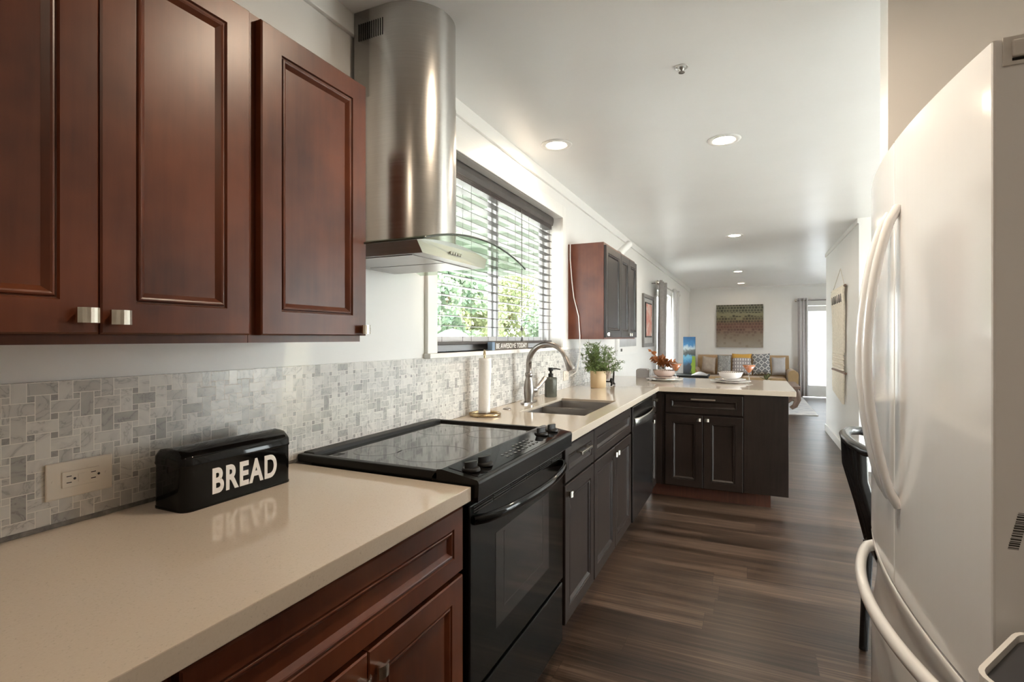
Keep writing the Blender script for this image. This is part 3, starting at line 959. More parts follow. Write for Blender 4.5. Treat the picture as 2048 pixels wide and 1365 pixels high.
# narrow filler cabinet in the corner
c4 = thing('base_cabinet', 'slim black-brown corner cabinet between dishwasher and peninsula', 'cabinet', (-1.0, 4.15, 0))
base_carcass(c4, mpB, 4.040, 4.268, 0.595, M['espresso'])
d = front(c4, 'drawer', mpB, 4.044, 4.250, 0.692, 0.842, M['espresso'], 0.035); bar_pull(d, mpB, 4.09, 4.22, 0.80)
d = front(c4, 'door', mpB, 4.044, 4.250, 0.118, 0.682, M['espresso'], 0.045); tab_pull(d, mpB, 4.07, 0.645)
# peninsula
mpP = on_pen(4.30)
c5 = thing('peninsula_cabinet', 'black-brown peninsula cabinet with drawer, two doors and plain end panel', 'cabinet', (-0.2, 4.7, 0))
base_carcass(c5, mpP, -0.64, -0.044, 0.60, M['espresso'], toe=False)
obj('corner_stile', bx(-0.6985, -0.6405, 4.2835, 4.32, 0.115, 0.856), M['espresso'], c5)
obj('end_panel', bx(-0.0435, 0.256, 4.281, 4.90, 0.118, 0.857), M['espresso'], c5, bevel=0.002)
obj('toe_kick', bx(-0.74, 0.142, 4.385, 4.88, 0, 0.1175), M['toe'], c5)
d = front(c5, 'drawer', mpP, -0.615, -0.048, 0.692, 0.840, M['espresso'], 0.042); bar_pull(d, mpP, -0.42, -0.24, 0.806)
d = front(c5, 'door', mpP, -0.617, -0.334, 0.116, 0.678, M['espresso']); tab_pull(d, mpP, -0.362, 0.648)
d = front(c5, 'door', mpP, -0.330, -0.048, 0.116, 0.678, M['espresso']); tab_pull(d, mpP, -0.302, 0.648)
SK = (-1.105, -0.752, 2.515, 3.19)
tag(obj('countertop', slab_mb([[(XW + 0.002, 2.035), (-0.663, 2.035), (-0.663, 4.255), (0.303, 4.255), (0.303, 5.30), (XW + 0.002, 5.30)], [(SK[0], SK[2]), (SK[0], SK[3]), (SK[1], SK[3]), (SK[1], SK[2])]], ZC0, ZC1), M['quartz'], bevel=0.0022, fixn=True), 'L-shaped beige quartz countertop with sink cut-out and peninsula', 'countertop')

# ------------------------------------------------------------------ sink
sk = thing('kitchen_sink', 'double-bowl dark steel undermount sink in the beige counter', 'sink', (-0.93, 2.85, 0.66))
def basin(x0, x1, y0, y1, z0, z1):
    m = MB(); r = 0.02
    v = [(x0, y0, z1), (x1, y0, z1), (x1, y1, z1), (x0, y1, z1), (x0 + r, y0 + r, z0), (x1 - r, y0 + r, z0), (x1 - r, y1 - r, z0), (x0 + r, y1 - r, z0)]
    m.add(v, [(4, 5, 6, 7), (0, 4, 7, 3), (1, 2, 6, 5), (0, 1, 5, 4), (3, 7, 6, 2)])
    return m
for a, b in ((SK[2] + 0.002, 2.838), (2.866, SK[3] - 0.002)):
    bo = obj('basin', basin(SK[0] + 0.002, SK[1] - 0.002, a, b, 0.665, ZC1 - 0.014), M['steel_dark'], sk)
    obj('drain', MB().lathe([(0.045, 0.6665), (0.045, 0.669), (0.02, 0.667), (0.0, 0.667)], ((SK[0] + SK[1]) / 2, (a + b) / 2, 0), 20, closed=True), M['steel'], bo)
obj('divider', bx(SK[0] + 0.002, SK[1] - 0.002, 2.838, 2.866, ZC1 - 0.030, ZC1 - 0.017), M['nickel'], sk)
tag(obj('hole_cap', MB().lathe([(0.022, 0), (0.022, 0.004), (0.017, 0.007), (0.006, 0.008), (0.0, 0.008)], (-1.205, 2.565, ZC1), 24, closed=True), M['faucet']), 'small round metal cap on the counter left of the sink', 'sink cap')
# faucet
FX, FY = -1.205, 2.875
fa = thing('kitchen_faucet', 'brushed nickel gooseneck faucet arching over the sink', 'faucet', (FX, FY, ZC1))
bp = [(0.035 * math.cos(t), 0.0) for t in ()]
pl = []
for k in range(32):
    a = 2 * PI * k / 32
    ex = 0.030 * math.cos(a); ey = 0.10 * math.copysign(abs(math.sin(a)) ** 0.9, math.sin(a))
    pl.append((FX + ex, FY + ey))
obj('base_plate', MB().prism(pl, ZC1, ZC1 + 0.009), M['faucet'], fa, bevel=0.003)
obj('body', MB().lathe([(0.027, 0.009), (0.027, 0.02), (0.030, 0.05), (0.031, 0.09), (0.026, 0.13), (0.020, 0.150), (0.0205, 0.158), (0.023, 0.162), (0.023, 0.178), (0.019, 0.182)], (FX, FY, ZC1), 24), M['faucet'], fa)
sp = [(FX, FY, ZC1 + 0.18), (FX, FY, ZC1 + 0.235)]
R_ = 0.118
for k in range(0, 17):
    a = PI - k / 16 * math.radians(158)
    sp.append((FX + R_ + R_ * math.cos(a), FY + 0.004 * k / 16, ZC1 + 0.235 + R_ * math.sin(a)))
obj('spout', MB().tube(sp, [0.0175] * 2 + [0.0175 - 0.004 * k / 16 for k in range(17)], 14), M['faucet'], fa)
e1 = Vector(sp[-1]); dr = (Vector(sp[-1]) - Vector(sp[-2])).normalized()
obj('spray_head', MB().tube([e1, e1 + dr * 0.012, e1 + dr * 0.03, e1 + dr * 0.075, e1 + dr * 0.085], [0.0145, 0.016, 0.018, 0.025, 0.023], 16), M['faucet'], fa)
lv = MB(); lv.cyl((FX + 0.01, FY + 0.02, ZC1 + 0.075), (FX + 0.02, FY + 0.05, ZC1 + 0.075), 0.02, 16)
lv.tube([(FX + 0.02, FY + 0.045, ZC1 + 0.076), (FX + 0.03, FY + 0.085, ZC1 + 0.092), (FX + 0.045, FY + 0.155, ZC1 + 0.14)], [0.010, 0.012, 0.014], 10)
obj('lever', lv, M['faucet'], fa)
# soap dispenser
SX, SY = -1.195, 3.225
so = thing('soap_dispenser', 'ribbed smoky glass soap dispenser with black pump', 'soap dispenser', (SX, SY, ZC1))
m = MB(); V = []; prof = [(0.036, 0.0), (0.039, 0.004), (0.039, 0.122), (0.036, 0.128), (0.018, 0.131), (0.015, 0.133)]
N = 72
for r, z in prof:
    for k in range(N):
        rr = r * (1 + (0.035 * math.cos(k * PI * 2 / 3.0) if r > 0.03 else 0)); a = 2 * PI * k / N
        V.append((SX + rr * math.cos(a), SY + rr * math.sin(a), ZC1 + z))
m.add(V, [(i * N + k, i * N + (k + 1) % N, (i + 1) * N + (k + 1) % N, (i + 1) * N + k) for i in range(len(prof) - 1) for k in range(N)], True)
m.add(V[:N], [tuple(range(N - 1, -1, -1))]); m.add(V[-N:], [tuple(range(N))])
obj('bottle', m, M['bottle'], so)
pm = MB().lathe([(0.017, 0.1335), (0.017, 0.152), (0.012, 0.155), (0.008, 0.157), (0.008, 0.17), (0.016, 0.172), (0.016, 0.19), (0.012, 0.193)], (SX, SY, ZC1), 20)
pm.tube([(SX, SY, ZC1 + 0.184), (SX + 0.03, SY + 0.02, ZC1 + 0.186), (SX + 0.055, SY + 0.035, ZC1 + 0.180)], [0.006, 0.005, 0.004], 8)
obj('pump', pm, M['black_matte'], so)
# paper towel
TX, TY = -1.21, 2.315
pt = thing('paper_towel_holder', 'paper towel stand with open brass ring base', 'paper towel holder', (TX, TY, ZC1))
arc = [(TX + 0.074 * math.cos(a), TY + 0.074 * math.sin(a), ZC1 + 0.008) for a in [math.radians(-130 + 12 * k) for k in range(28)]]
rb = MB().tube(arc, 0.008, 10)
rb.tube([arc[0], (TX, TY, ZC1 + 0.006)], 0.005, 8); rb.tube([arc[-1], (TX, TY, ZC1 + 0.006)], 0.005, 8)
obj('base_ring', rb, M['brass'], pt)
obj('rod', MB().cyl((TX, TY, ZC1 + 0.003), (TX, TY, ZC1 + 0.30), 0.006, 10), M['brass'], pt)
obj('loop', MB().tube([(TX - 0.012 * math.cos(a), TY - 0.002 + 0.016 * math.cos(a), ZC1 + 0.302 + 0.026 * math.sin(a)) for a in [PI * k / 12 for k in range(13)]], 0.0035, 8), M['brass'], pt)
ro = MB(); V = []; N = 48; ZN = 20
for j in range(ZN + 1):
    for k in range(N):
        a = 2 * PI * k / N; q = (a - j * 0.07 + 0.6) % (2 * PI) / (2 * PI)
        r = 0.0265 + 0.007 * q
        V.append((TX + r * math.cos(a), TY + r * math.sin(a), ZC1 + 0.016 + 0.272 * j / ZN))
ro.add(V, [(j * N + k, j * N + (k + 1) % N, (j + 1) * N + (k + 1) % N, (j + 1) * N + k) for j in range(ZN) for k in range(N)], True)
I0 = [(TX + 0.016 * math.cos(2 * PI * k / N), TY + 0.016 * math.sin(2 * PI * k / N), ZC1 + 0.016) for k in range(N)]
I1 = [(p[0], p[1], ZC1 + 0.288) for p in I0]
for lo_, hi_ in ((V[:N], I0), (I0, I1), (I1, V[-N:])):
    ro.add(lo_ + hi_, [(k, N + k, N + (k + 1) % N, (k + 1) % N) for k in range(N)], True)
tag(obj('paper_towel_roll', ro, M['paper'], weld=True), 'thin white paper towel roll standing on the brass holder', 'paper towel')

# ------------------------------------------------------------------ tile, outlet
bs = MB().box(XW + 0.0004, XW + 0.007, -0.62, KW[0] - 0.09, ZC1 + 0.001, 1.196)
bs.box(XW + 0.0004, XW + 0.007, KW[0] - 0.09, KW[1] + 0.08, ZC1 + 0.001, KW[2] - 0.0225)
bs.box(XW + 0.0004, XW + 0.007, KW[1] + 0.08, 5.20, ZC1 + 0.001, 1.196)
bso = tag(obj('tile_backsplash', bs, M['tile']), 'marble basket-weave mosaic backsplash along the left wall', 'backsplash')
obj('caulk_strip', bx(XW + 0.0004, XW + 0.0085, -0.62, 1.2, ZC1 + 0.0006, ZC1 + 0.010), plain('grey_caulk', (0.16, 0.15, 0.14), 0.7, var=0.4, scale=60), bso)
def outlet(name, label, y0, y1, z0, z1, mat):
    t = thing(name, label, 'outlet', (XW + 0.0072, (y0 + y1) / 2, z0))
    x = XW + 0.0072
    obj('cover_plate', bx(x, x + 0.006, y0, y1, z0, z1), mat, t, bevel=0.0025)
    cy_, cz = (y0 + y1) / 2, (z0 + z1) / 2
    ins = obj('receptacle', bx(x + 0.006, x + 0.0085, cy_ - 0.034, cy_ + 0.034, cz - 0.0165, cz + 0.0165), M['ivory'], t, bevel=0.001)
    xx = x + 0.0085
    for s in (-1, 1):
        sl = MB()
        for q in (-0.0065, 0.0065):
            sl.box(xx, xx + 0.0004, cy_ + s * 0.022 - 0.0045, cy_ + s * 0.022 + 0.0045, cz + q - 0.0009, cz + q + 0.0009)
        sl.cyl((xx, cy_ + s * 0.022 + 0.010, cz), (xx + 0.0004, cy_ + s * 0.022 + 0.010, cz), 0.0026, 10)
        obj('socket', sl, M['black_matte'], ins)
    obj('test_button', bx(xx, xx + 0.001, cy_ - 0.006, cy_ + 0.006, cz - 0.008, cz + 0.008), M['ivory'], ins)
    for s in (-1, 1): obj('screw', MB().cyl((x + 0.006, cy_ + s * 0.048, cz), (x + 0.0068, cy_ + s * 0.048, cz), 0.003, 10), M['ivory'], t)
    return t
outlet('wall_outlet', 'ivory double wall outlet set sideways in the marble tile', 0.560, 0.681, 0.953, 1.0285, M['ivory'])
outlet('wall_outlet', 'tan wall outlet on the tile beneath the dark wall cabinet', 3.76, 3.88, 0.955, 1.03, M['ivory'])
pts = [(XW + 0.02, 3.893, 2.02), (XW + 0.02, 3.892, 1.9), (XW + 0.035, 3.89, 1.72), (XW + 0.05, 3.888, 1.6), (XW + 0.09, 3.886, 1.45), (XW + 0.10, 3.885, 1.3), (XW + 0.10, 3.885, 1.15), (XW + 0.08, 3.87, 1.02), (XW + 0.03, 3.85, 0.985)]
tag(obj('power_cable', MB().tube(pts, 0.004, 8), M['white_plastic']), 'thin white cable hanging down the near side of the dark wall cabinet', 'cable')

# ------------------------------------------------------------------ bread box
BX0, BX1, BY0, BY1 = -1.252, -1.135, 0.742, 1.040
def rrect(x0, x1, y0, y1, r, n=5):
    p = []
    for cx_, cy_, a0 in ((x1 - r, y0 + r, -90), (x1 - r, y1 - r, 0), (x0 + r, y1 - r, 90), (x0 + r, y0 + r, 180)):
        for k in range(n + 1):
            a = math.radians(a0 + 90 * k / n); p.append((cx_ + r * math.cos(a), cy_ + r * math.sin(a)))
    return p
br = thing('bread_box', 'glossy black tin bread box lettered BREAD in white', 'bread box', ((BX0 + BX1) / 2, (BY0 + BY1) / 2, ZC1))
m = MB(); m.prism(rrect(BX0, BX1, BY0, BY1, 0.022), ZC1 + 0.0005, ZC1 + 0.105, smooth=True); m.prism(rrect(BX0 - 0.001, BX1 + 0.001, BY0 - 0.001, BY1 + 0.001, 0.022), ZC1, ZC1 + 0.004, smooth=True)
obj('box_body', m, M['black_gloss'], br)
m = MB(); rr = []
prof = [(0.0015, 0.100), (0.0025, 0.103), (0.0015, 0.106), (0.001, 0.118), (-0.003, 0.125)]
outl = [(g, rrect(BX0 - g, BX1 + g, BY0 - g, BY1 + g, 0.022 + g)) for g, _ in prof]
V = []; N = len(outl[0][1])
for (g, o_), (_, z) in zip(outl, prof): V += [(p[0], p[1], ZC1 + z) for p in o_]
cxm = (BX0 + BX1) / 2; hwm = (BX1 - BX0) / 2
for s, dz in ((0.8, 0.0), (0.45, 0), (0.02, 0)):
    for p in outl[-1][1]:
        x = cxm + (p[0] - cxm) * s; yc = (BY0 + BY1) / 2; yl = (BY1 - BY0) / 2 - hwm * 0.02
        y = yc + (p[1] - yc) * (1 - (1 - s) * 0.02)
        q = abs(x - cxm) / hwm
        V.append((x, y, ZC1 + 0.125 + 0.014 * (1 - q * q)))
L = len(prof) + 3
F = [(i * N + k, i * N + (k + 1) % N, (i + 1) * N + (k + 1) % N, (i + 1) * N + k) for i in range(L - 1) for k in range(N)]
m.add(V, F, True); m.add(V[-N:], [tuple(range(N))])
obj('lid', m, M['black_gloss'], br)
obj('lettering', text_mb('BREAD', 0.060, 0.180, 0.0008, lambda u, v, n: (BX1 + 0.0002 + n, 0.808 + u, 0.921 + v), 0.032, 1.14), M['letter'], br)

# ------------------------------------------------------------------ stove
st = thing('stove', 'black slide-in electric range with glass cooktop and front knobs', 'stove', (-0.98, 1.594, 0))
Y0, Y1 = 1.2135, 1.974
obj('body', bx(-1.255, -0.70, Y0 + 0.012, Y1 - 0.012, 0.06, 0.893), M['black_matte'], st)
ct = MB()
ct.box(-1.29, -0.772, Y0 - 0.012, Y0 + 0.012, 0.8965, 0.921); ct.box(-1.29, -0.772, Y1 - 0.012, Y1 + 0.012, 0.8965, 0.921)
ct.box(-1.29, -1.245, Y0 + 0.012, Y1 - 0.012, 0.8965, 0.924)
ctop = obj('cooktop_frame', ct, M['black_matte'], st, bevel=0.004)
gl = obj('cooktop_glass', bx(-1.2445, -0.7725, Y0 + 0.0125, Y1 - 0.0125, 0.8935, 0.912), M['black_glass'], st)
def ring_mb(cx_, cy_, r, w, z):
    m = MB(); N = 56; V = []
    for k in range(N):
        a = 2 * PI * k / N
        V += [(cx_ + r * math.cos(a), cy_ + r * math.sin(a), z), (cx_ + (r + w) * math.cos(a), cy_ + (r + w) * math.sin(a), z)]
    m.add(V, [(2 * k, 2 * k + 1, 2 * ((k + 1) % N) + 1, 2 * ((k + 1) % N)) for k in range(N)])
    return m
for cx_, cy_, r in ((-1.12, 1.38, 0.075), (-0.93, 1.42, 0.115), (-1.12, 1.79, 0.10), (-0.92, 1.80, 0.085)):
    obj('burner_mark', ring_mb(cx_, cy_, r, 0.005, 0.9123), M['ring_mark'], gl)
vt = MB()
for k in range(5): vt.box(-1.228, -1.185, 1.262 + k * 0.008, 1.266 + k * 0.008, 0.9121, 0.9126)
obj('vent_slots', vt, M['black_gloss'], gl)
cp = MB().prism([(-0.648, 0.852), (-0.6455, 0.903), (-0.650, 0.910), (-0.762, 0.9285), (-0.774, 0.927), (-0.790, 0.905), (-0.790, 0.8945), (-0.70, 0.8935), (-0.70, 0.852)], Y0 - 0.012, Y1 + 0.012, 'y')
cpo = obj('control_panel', cp, M['black_panel'], st, bevel=0.003, fixn=True)
sl_ = (0.9285 - 0.910) / (0.762 - 0.650)
def top_z(x): return 0.910 + (-0.650 - x) * sl_
pa = MB().prism([(-0.660, top_z(-0.660) + 0.0003), (-0.660, top_z(-0.660) + 0.0012), (-0.754, top_z(-0.754) + 0.0012), (-0.754, top_z(-0.754) + 0.0003)], Y0 + 0.014, Y1 - 0.014, 'y')
ov = obj('glass_overlay', pa, M['black_gloss'], cpo, fixn=True)
def knob(x, y):
    z = top_z(x) + 0.001
    m = MB().lathe([(0.026, 0.0), (0.026, 0.005), (0.0235, 0.008)], (x, y, z), 28)
    g = []
    for j in range(9):
        u = j / 8 * 2 - 1
        g.append((u * 0.0225, 0.0075 * math.sqrt(max(0.0, 1 - u * u * 0.9))))
    pl_ = g + [(a, -b) for a, b in g[::-1]]
    ca, sa = math.cos(math.radians(70)), math.sin(math.radians(70))
    m.prism([(x + a * ca - b * sa, y + a * sa + b * ca) for a, b in pl_], z + 0.007, z + 0.025)
    return obj('knob', m, M['black_matte'], cpo, bevel=0.002)
for x, y in ((-0.700, 1.258), (-0.697, 1.330), (-0.714, 1.822), (-0.707, 1.917)): knob(x, y)
ky = MB()
for r in range(3):
    for k in range(9):
        if r == 2 and k < 4: continue
        xx = -0.684 - r * 0.018; yy = 1.46 + k * 0.030
        ky.box(xx - 0.004, xx + 0.004, yy - 0.007, yy + 0.007, top_z(xx) + 0.0011, top_z(xx) + 0.0022)
obj('touch_keys', ky, M['ring_mark'], ov)
dg_ = obj('oven_door', bx(-0.6995, -0.679, Y0, Y1, 0.325, 0.835), M['black_gloss'], st, bevel=0.004)
obj('oven_window', bx(-0.6795, -0.6783, 1.368, 1.81, 0.43, 0.712), M['black_glass'], dg_, bevel=0.0)
fm = MB()
fm.box(-0.6785, -0.6775, 1.425, 1.752, 0.474, 0.477); fm.box(-0.6785, -0.6775, 1.425, 1.428, 0.477, 0.70); fm.box(-0.6785, -0.6775, 1.749, 1.752, 0.477, 0.70)
obj('window_border', fm, M['ring_mark'], dg_)
pts = []
for k in range(25):
    s = k / 24; y = 1.235 + 0.72 * s
    pts.append((-0.676 + 0.066 * math.sin(PI * s) ** 0.55 if 0 < k < 24 else -0.679, y, 0.792 + 0.004 * math.sin(PI * s)))
obj('handle', MB().tube(pts, 0.0105, 10, flat=(1.0, 1.35)), M['black_gloss'], dg_)
vt = MB()
for r in range(3):
    for k in range(6):
        vt.box(-0.6785, -0.6765, 1.235 + k * 0.122, 1.345 + k * 0.122, 0.812 + r * 0.007, 0.8145 + r * 0.007)
obj('vent_slots', vt, M['ring_mark'], dg_)
obj('storage_drawer', bx(-0.6995, -0.681, Y0, Y1, 0.075, 0.308), M['black_gloss'], st, bevel=0.004)
for y in (Y0 + 0.05, Y1 - 0.05):
    for x in (-1.2, -0.76): obj('foot', MB().cyl((x, y, 0), (x, y, 0.06), 0.018, 12), M['black_matte'], st)

# ------------------------------------------------------------------ range hood
hd = thing('range_hood', 'stainless chimney range hood with curved glass canopy', 'range hood', (-1.1, 1.52, 1.54))
def dprof(y0, y1, xc, r, x0):
    p = [(x0, y0), (xc, y0)]
    yc = (y0 + y1) / 2; h = (y1 - y0) / 2
    for k in range(1, 24):
        a = -PI / 2 + PI * k / 24
        p.append((xc + r * math.cos(a), yc + h * math.sin(a)))
    p += [(xc, y1), (x0, y1)]
    return p
obj('chimney', MB().prism(dprof(1.447, 1.757, -1.135, 0.158, XW + 0.0005), 1.60, 2.13, smooth=True), M['steel'], hd)
up = obj('chimney_sleeve', MB().prism(dprof(1.449, 1.755, -1.135, 0.156, XW + 0.019), 2.131, CEIL - 0.0005, smooth=True), M['steel'], hd)
vt = MB()
for k in range(12): vt.box(-1.262 + k * 0.0095, -1.2583 + k * 0.0095, 1.4486, 1.4492, 2.335, 2.395)
obj('vent_slots', vt, M['black_matte'], up)
CY, HW_ = 1.52, 0.352
def arch(y): return 1.554 + 0.053 * (1 - ((y - CY) / HW_) ** 2)
gm = MB()
def gfn(u, v):
    y = CY - HW_ + 2 * HW_ * u
    x0 = XW + 0.01
    xf = -0.80 + 0.0
    x = x0 + (xf - x0) * v
    return (x, y, arch(y))
gm.grid(gfn, 28, 6)
obj('glass_canopy', gm, M['hood_glass'], hd, solid=0.006)
eg = MB()
edge = [gfn(0, v / 6) for v in range(7)] + [gfn(u / 28, 1) for u in range(1, 29)]
obj('glass_edge', MB().tube(edge, 0.0035, 6), plain('dark_green_glass_edge', (0.045, 0.06, 0.048), 0.15), hd)
bd = MB(); N = 20
b0, b1 = 1.294, 1.746
top = [(b0 + (b1 - b0) * k / N, arch(b0 + (b1 - b0) * k / N) - 0.005) for k in range(N + 1)]
V = []
for (xx, ins) in ((XW + 0.001, 0.0), (-0.905, 0.0)):
    for y, z in top: V.append((xx, y, z))
    xb = xx if xx < -1.2 else -0.893
    V.append((xb, b1 - 0.04, 1.541)); V.append((xb, b0 + 0.012, 1.541))
n1 = N + 3
bd.add(V, [tuple(range(n1)), tuple(range(2 * n1 - 1, n1 - 1, -1))] + [(i, n1 + i, n1 + (i + 1) % n1, (i + 1) % n1) for i in range(n1)])
bo = obj('hood_body', bd, M['steel_hood'], hd, fixn=True)
fl = MB(); fl.box(-1.26, -0.94, 1.32, 1.50, 1.5385, 1.5408); fl.box(-1.26, -0.94, 1.51, 1.69, 1.5385, 1.5408)
obj('filter', fl, M['steel_dark'], bo)
for k in range(5): obj('button', MB().cyl((-0.901, 1.475 + k * 0.016, 1.566), (-0.894, 1.475 + k * 0.016, 1.566), 0.005, 12), M['nickel'], bo)

# ------------------------------------------------------------------ blind
bl = thing('window_blind', 'dark grey slatted blind lowered over the kitchen window', 'blind', (-1.375, 2.84, KW[2]))
A0, A1 = KW[0] + 0.012, 3.655
hr = MB().prism([(-1.40, 2.125), (-1.345, 2.125), (-1.338, 2.15), (-1.338, 2.175), (-1.345, 2.188), (-1.40, 2.188)], A0, A1 + 0.02, 'y')
for k in range(5): hr.box(-1.395, -1.345, A0, A1, 2.092 + k * 0.007, 2.0955 + k * 0.007)
obj('headrail', hr, M['slat'], bl, fixn=True)
sm = MB()
z = 2.052
while z > 1.30:
    sm.box(-1.396, -1.346, A0, A1, z - 0.0013, z + 0.0013)
    z -= 0.0505
obj('slats', sm, M['slat'], bl)
obj('bottom_rail', MB().box(-1.396, -1.346, A0, A1, 1.249, 1.266), M['slat'], bl, bevel=0.003)
cm = MB()
for y in (2.13, 2.42, 2.72, 2.99, 3.21, 3.42, 3.60):
    for x in (-1.397, -1.345): cm.cyl((x, y, 1.266), (x, y, 2.10), 0.0011, 5)
obj('ladder_cords', cm, M['cord'], bl)
pcd = MB()
for y, zb in ((3.07, 1.36), (3.078, 1.29)):
    pcd.cyl((-1.338, y, zb), (-1.338, y, 2.12), 0.0013, 5)
    pcd.lathe([(0.004, 0.032), (0.006, 0.024), (0.009, 0.004), (0.008, 0.0)], (-1.338, y, zb - 0.03), 12)
obj('pull_cords', pcd, M['cord'], bl)
sg = thing('sill_sign', 'small wooden sign reading BE AWESOME TODAY on the window sill', 'sign', (-1.29, 2.76, KW[2]))
sx = -1.283
obj('sign_board', bx(sx - 0.028, sx, 2.545, 3.05, KW[2] + 0.0003, KW[2] + 0.046), plain('grey_stained_wood', (0.095, 0.078, 0.062), 0.6, var=0.25, scale=30), sg, bevel=0.0015)
obj('painted_end', bx(sx - 0.0285, sx + 0.0006, 2.543, 2.575, KW[2] + 0.0002, KW[2] + 0.0465), plain('blue_paint', (0.17, 0.25, 0.36), 0.5), sg)
obj('lettering', text_mb('BE AWESOME TODAY', 0.029, 0.435, 0.0007, lambda u, v, n: (sx + 0.0001 + n, 2.592 + u, KW[2] + 0.009 + v), 0.01), M['letter'], sg)

# ------------------------------------------------------------------ plant, plate stand and tableware
PX, PY = -1.08, 3.98
pp = thing('potted_fern', 'feathery green fern in a tan cylinder pot by the sink', 'plant', (PX, PY, ZC1))
obj('pot', MB().lathe([(0.056, 0.0), (0.060, 0.003), (0.062, 0.13), (0.0605, 0.132), (0.056, 0.130), (0.055, 0.112)], (PX, PY, ZC1), 36, closed=True).lathe([(0.0, 0.0002), (0.056, 0.0002)], (PX, PY, ZC1), 36, closed=True), M['pot'], pp)
obj('soil', MB().lathe([(0.055, 0.112), (0.03, 0.118), (0.0, 0.119)], (PX, PY, ZC1), 24, closed=True), M['soil'], pp)
rnd = random.Random(11)
sm = MB(); lm = MB(); LV_ = []; LF = []
def needle(p, d, ln, w):
    d = d.normalized(); sd = d.orthogonal().normalized()
    sd = (sd * math.cos(1.0) + d.cross(sd) * math.sin(rnd.uniform(-1, 1))).normalized()
    o_ = len(LV_)
    LV_.extend([p - sd * w, p + d * ln * 0.5 - sd * w * 0.8 , p + d * ln, p + sd * w])
    LF.append((o_, o_ + 1, o_ + 2, o_ + 3))
for i in range(46):
    a = rnd.uniform(0, 2 * PI); tilt = rnd.uniform(0.1, 1.15); ln = rnd.uniform(0.13, 0.25) * (1 if tilt < 0.9 else 0.85) * (1.3 if i % 6 == 0 else 1)
    base = Vector((PX + 0.02 * math.cos(a), PY + 0.02 * math.sin(a), ZC1 + 0.115))
    d0 = Vector((math.sin(tilt) * math.cos(a), math.sin(tilt) * math.sin(a), math.cos(tilt)))
    pts = []
    for k in range(7):
        s = k / 6
        p = base + d0 * ln * s + Vector((0, 0, -0.05 * s * s * math.sin(tilt)))
        if p.x < XW + 0.115: p.x = XW + 0.115
        pts.append(p)
    sm.tube(pts, [0.0018 - 0.0012 * k / 6 for k in range(7)], 5, caps=False)
    for k in range(1, 7):
        p = pts[k]; dv = (pts[k] - pts[k - 1]).normalized()
        for q in range(2 if k < 3 else 3):
            sd = Vector((rnd.gauss(0, 1), rnd.gauss(0, 1), rnd.gauss(0, 0.6))).normalized()
            bd_ = (dv * 0.6 + sd).normalized(); bl_ = rnd.uniform(0.025, 0.05)
            sm.tube([p, p + bd_ * bl_], [0.0008, 0.0004], 3, caps=False)
            for w_ in range(12):
                pp_ = p + bd_ * bl_ * (w_ / 11)
                needle(pp_, bd_ * 0.6 + Vector((rnd.gauss(0, 0.7), rnd.gauss(0, 0.7), rnd.gauss(0, 0.6))), rnd.uniform(0.011, 0.022), 0.0017)
lm.add([(max(v.x, XW + 0.108), v.y, max(v.z, ZC1 + 0.02)) for v in LV_], LF)
obj('stems', sm, M['stem'], pp); obj('fronds', lm, M['fern'], pp)
ps = thing('plate_stand', 'small black easel stand with curled feet behind the fern pot', 'plate stand', (-1.055, 4.19, ZC1))
for dx_ in (-0.04, 0.04):
    m = MB(); x = -1.055 + dx_; y = 4.19
    m.tube([(x, y - 0.05, ZC1 + 0.062), (x, y - 0.06, ZC1 + 0.045), (x, y - 0.045, ZC1 + 0.026), (x, y, ZC1 + 0.034), (x, y + 0.04, ZC1 + 0.012), (x, y + 0.062, ZC1 + 0.009)], [0.009, 0.011, 0.010, 0.010, 0.009, 0.008], 8)
    m.tube([(x, y - 0.02, ZC1 + 0.03), (x, y - 0.035, ZC1 + 0.014), (x, y - 0.055, ZC1 + 0.009)], [0.010, 0.009, 0.008], 8)
    m.tube([(x, y + 0.01, ZC1 + 0.03), (x, y + 0.03, ZC1 + 0.09), (x, y + 0.038, ZC1 + 0.14)], [0.009, 0.007, 0.005], 8)
    obj('side_bracket', m, M['black_matte'], ps)
obj('crossbar', MB().cyl((-1.095, 4.19, ZC1 + 0.032), (-1.015, 4.19, ZC1 + 0.032), 0.006, 8), M['black_matte'], ps)
m = MB().lathe([(0.0, 0.0), (0.035, 0.001), (0.056, 0.007), (0.058, 0.009), (0.035, 0.004), (0.0, 0.003)], (0, 0, 0), 36, closed=True)
al = math.radians(72)
m.xf(lambda p: (-1.085 + p[0], 4.178 + p[1] * math.cos(al) - p[2] * math.sin(al) + 0.012, ZC1 + 0.096 + p[1] * math.sin(al) + p[2] * math.cos(al)))
tag(obj('display_plate', m, M['blush']), 'blush round plate leaning on the black easel stand', 'plate')

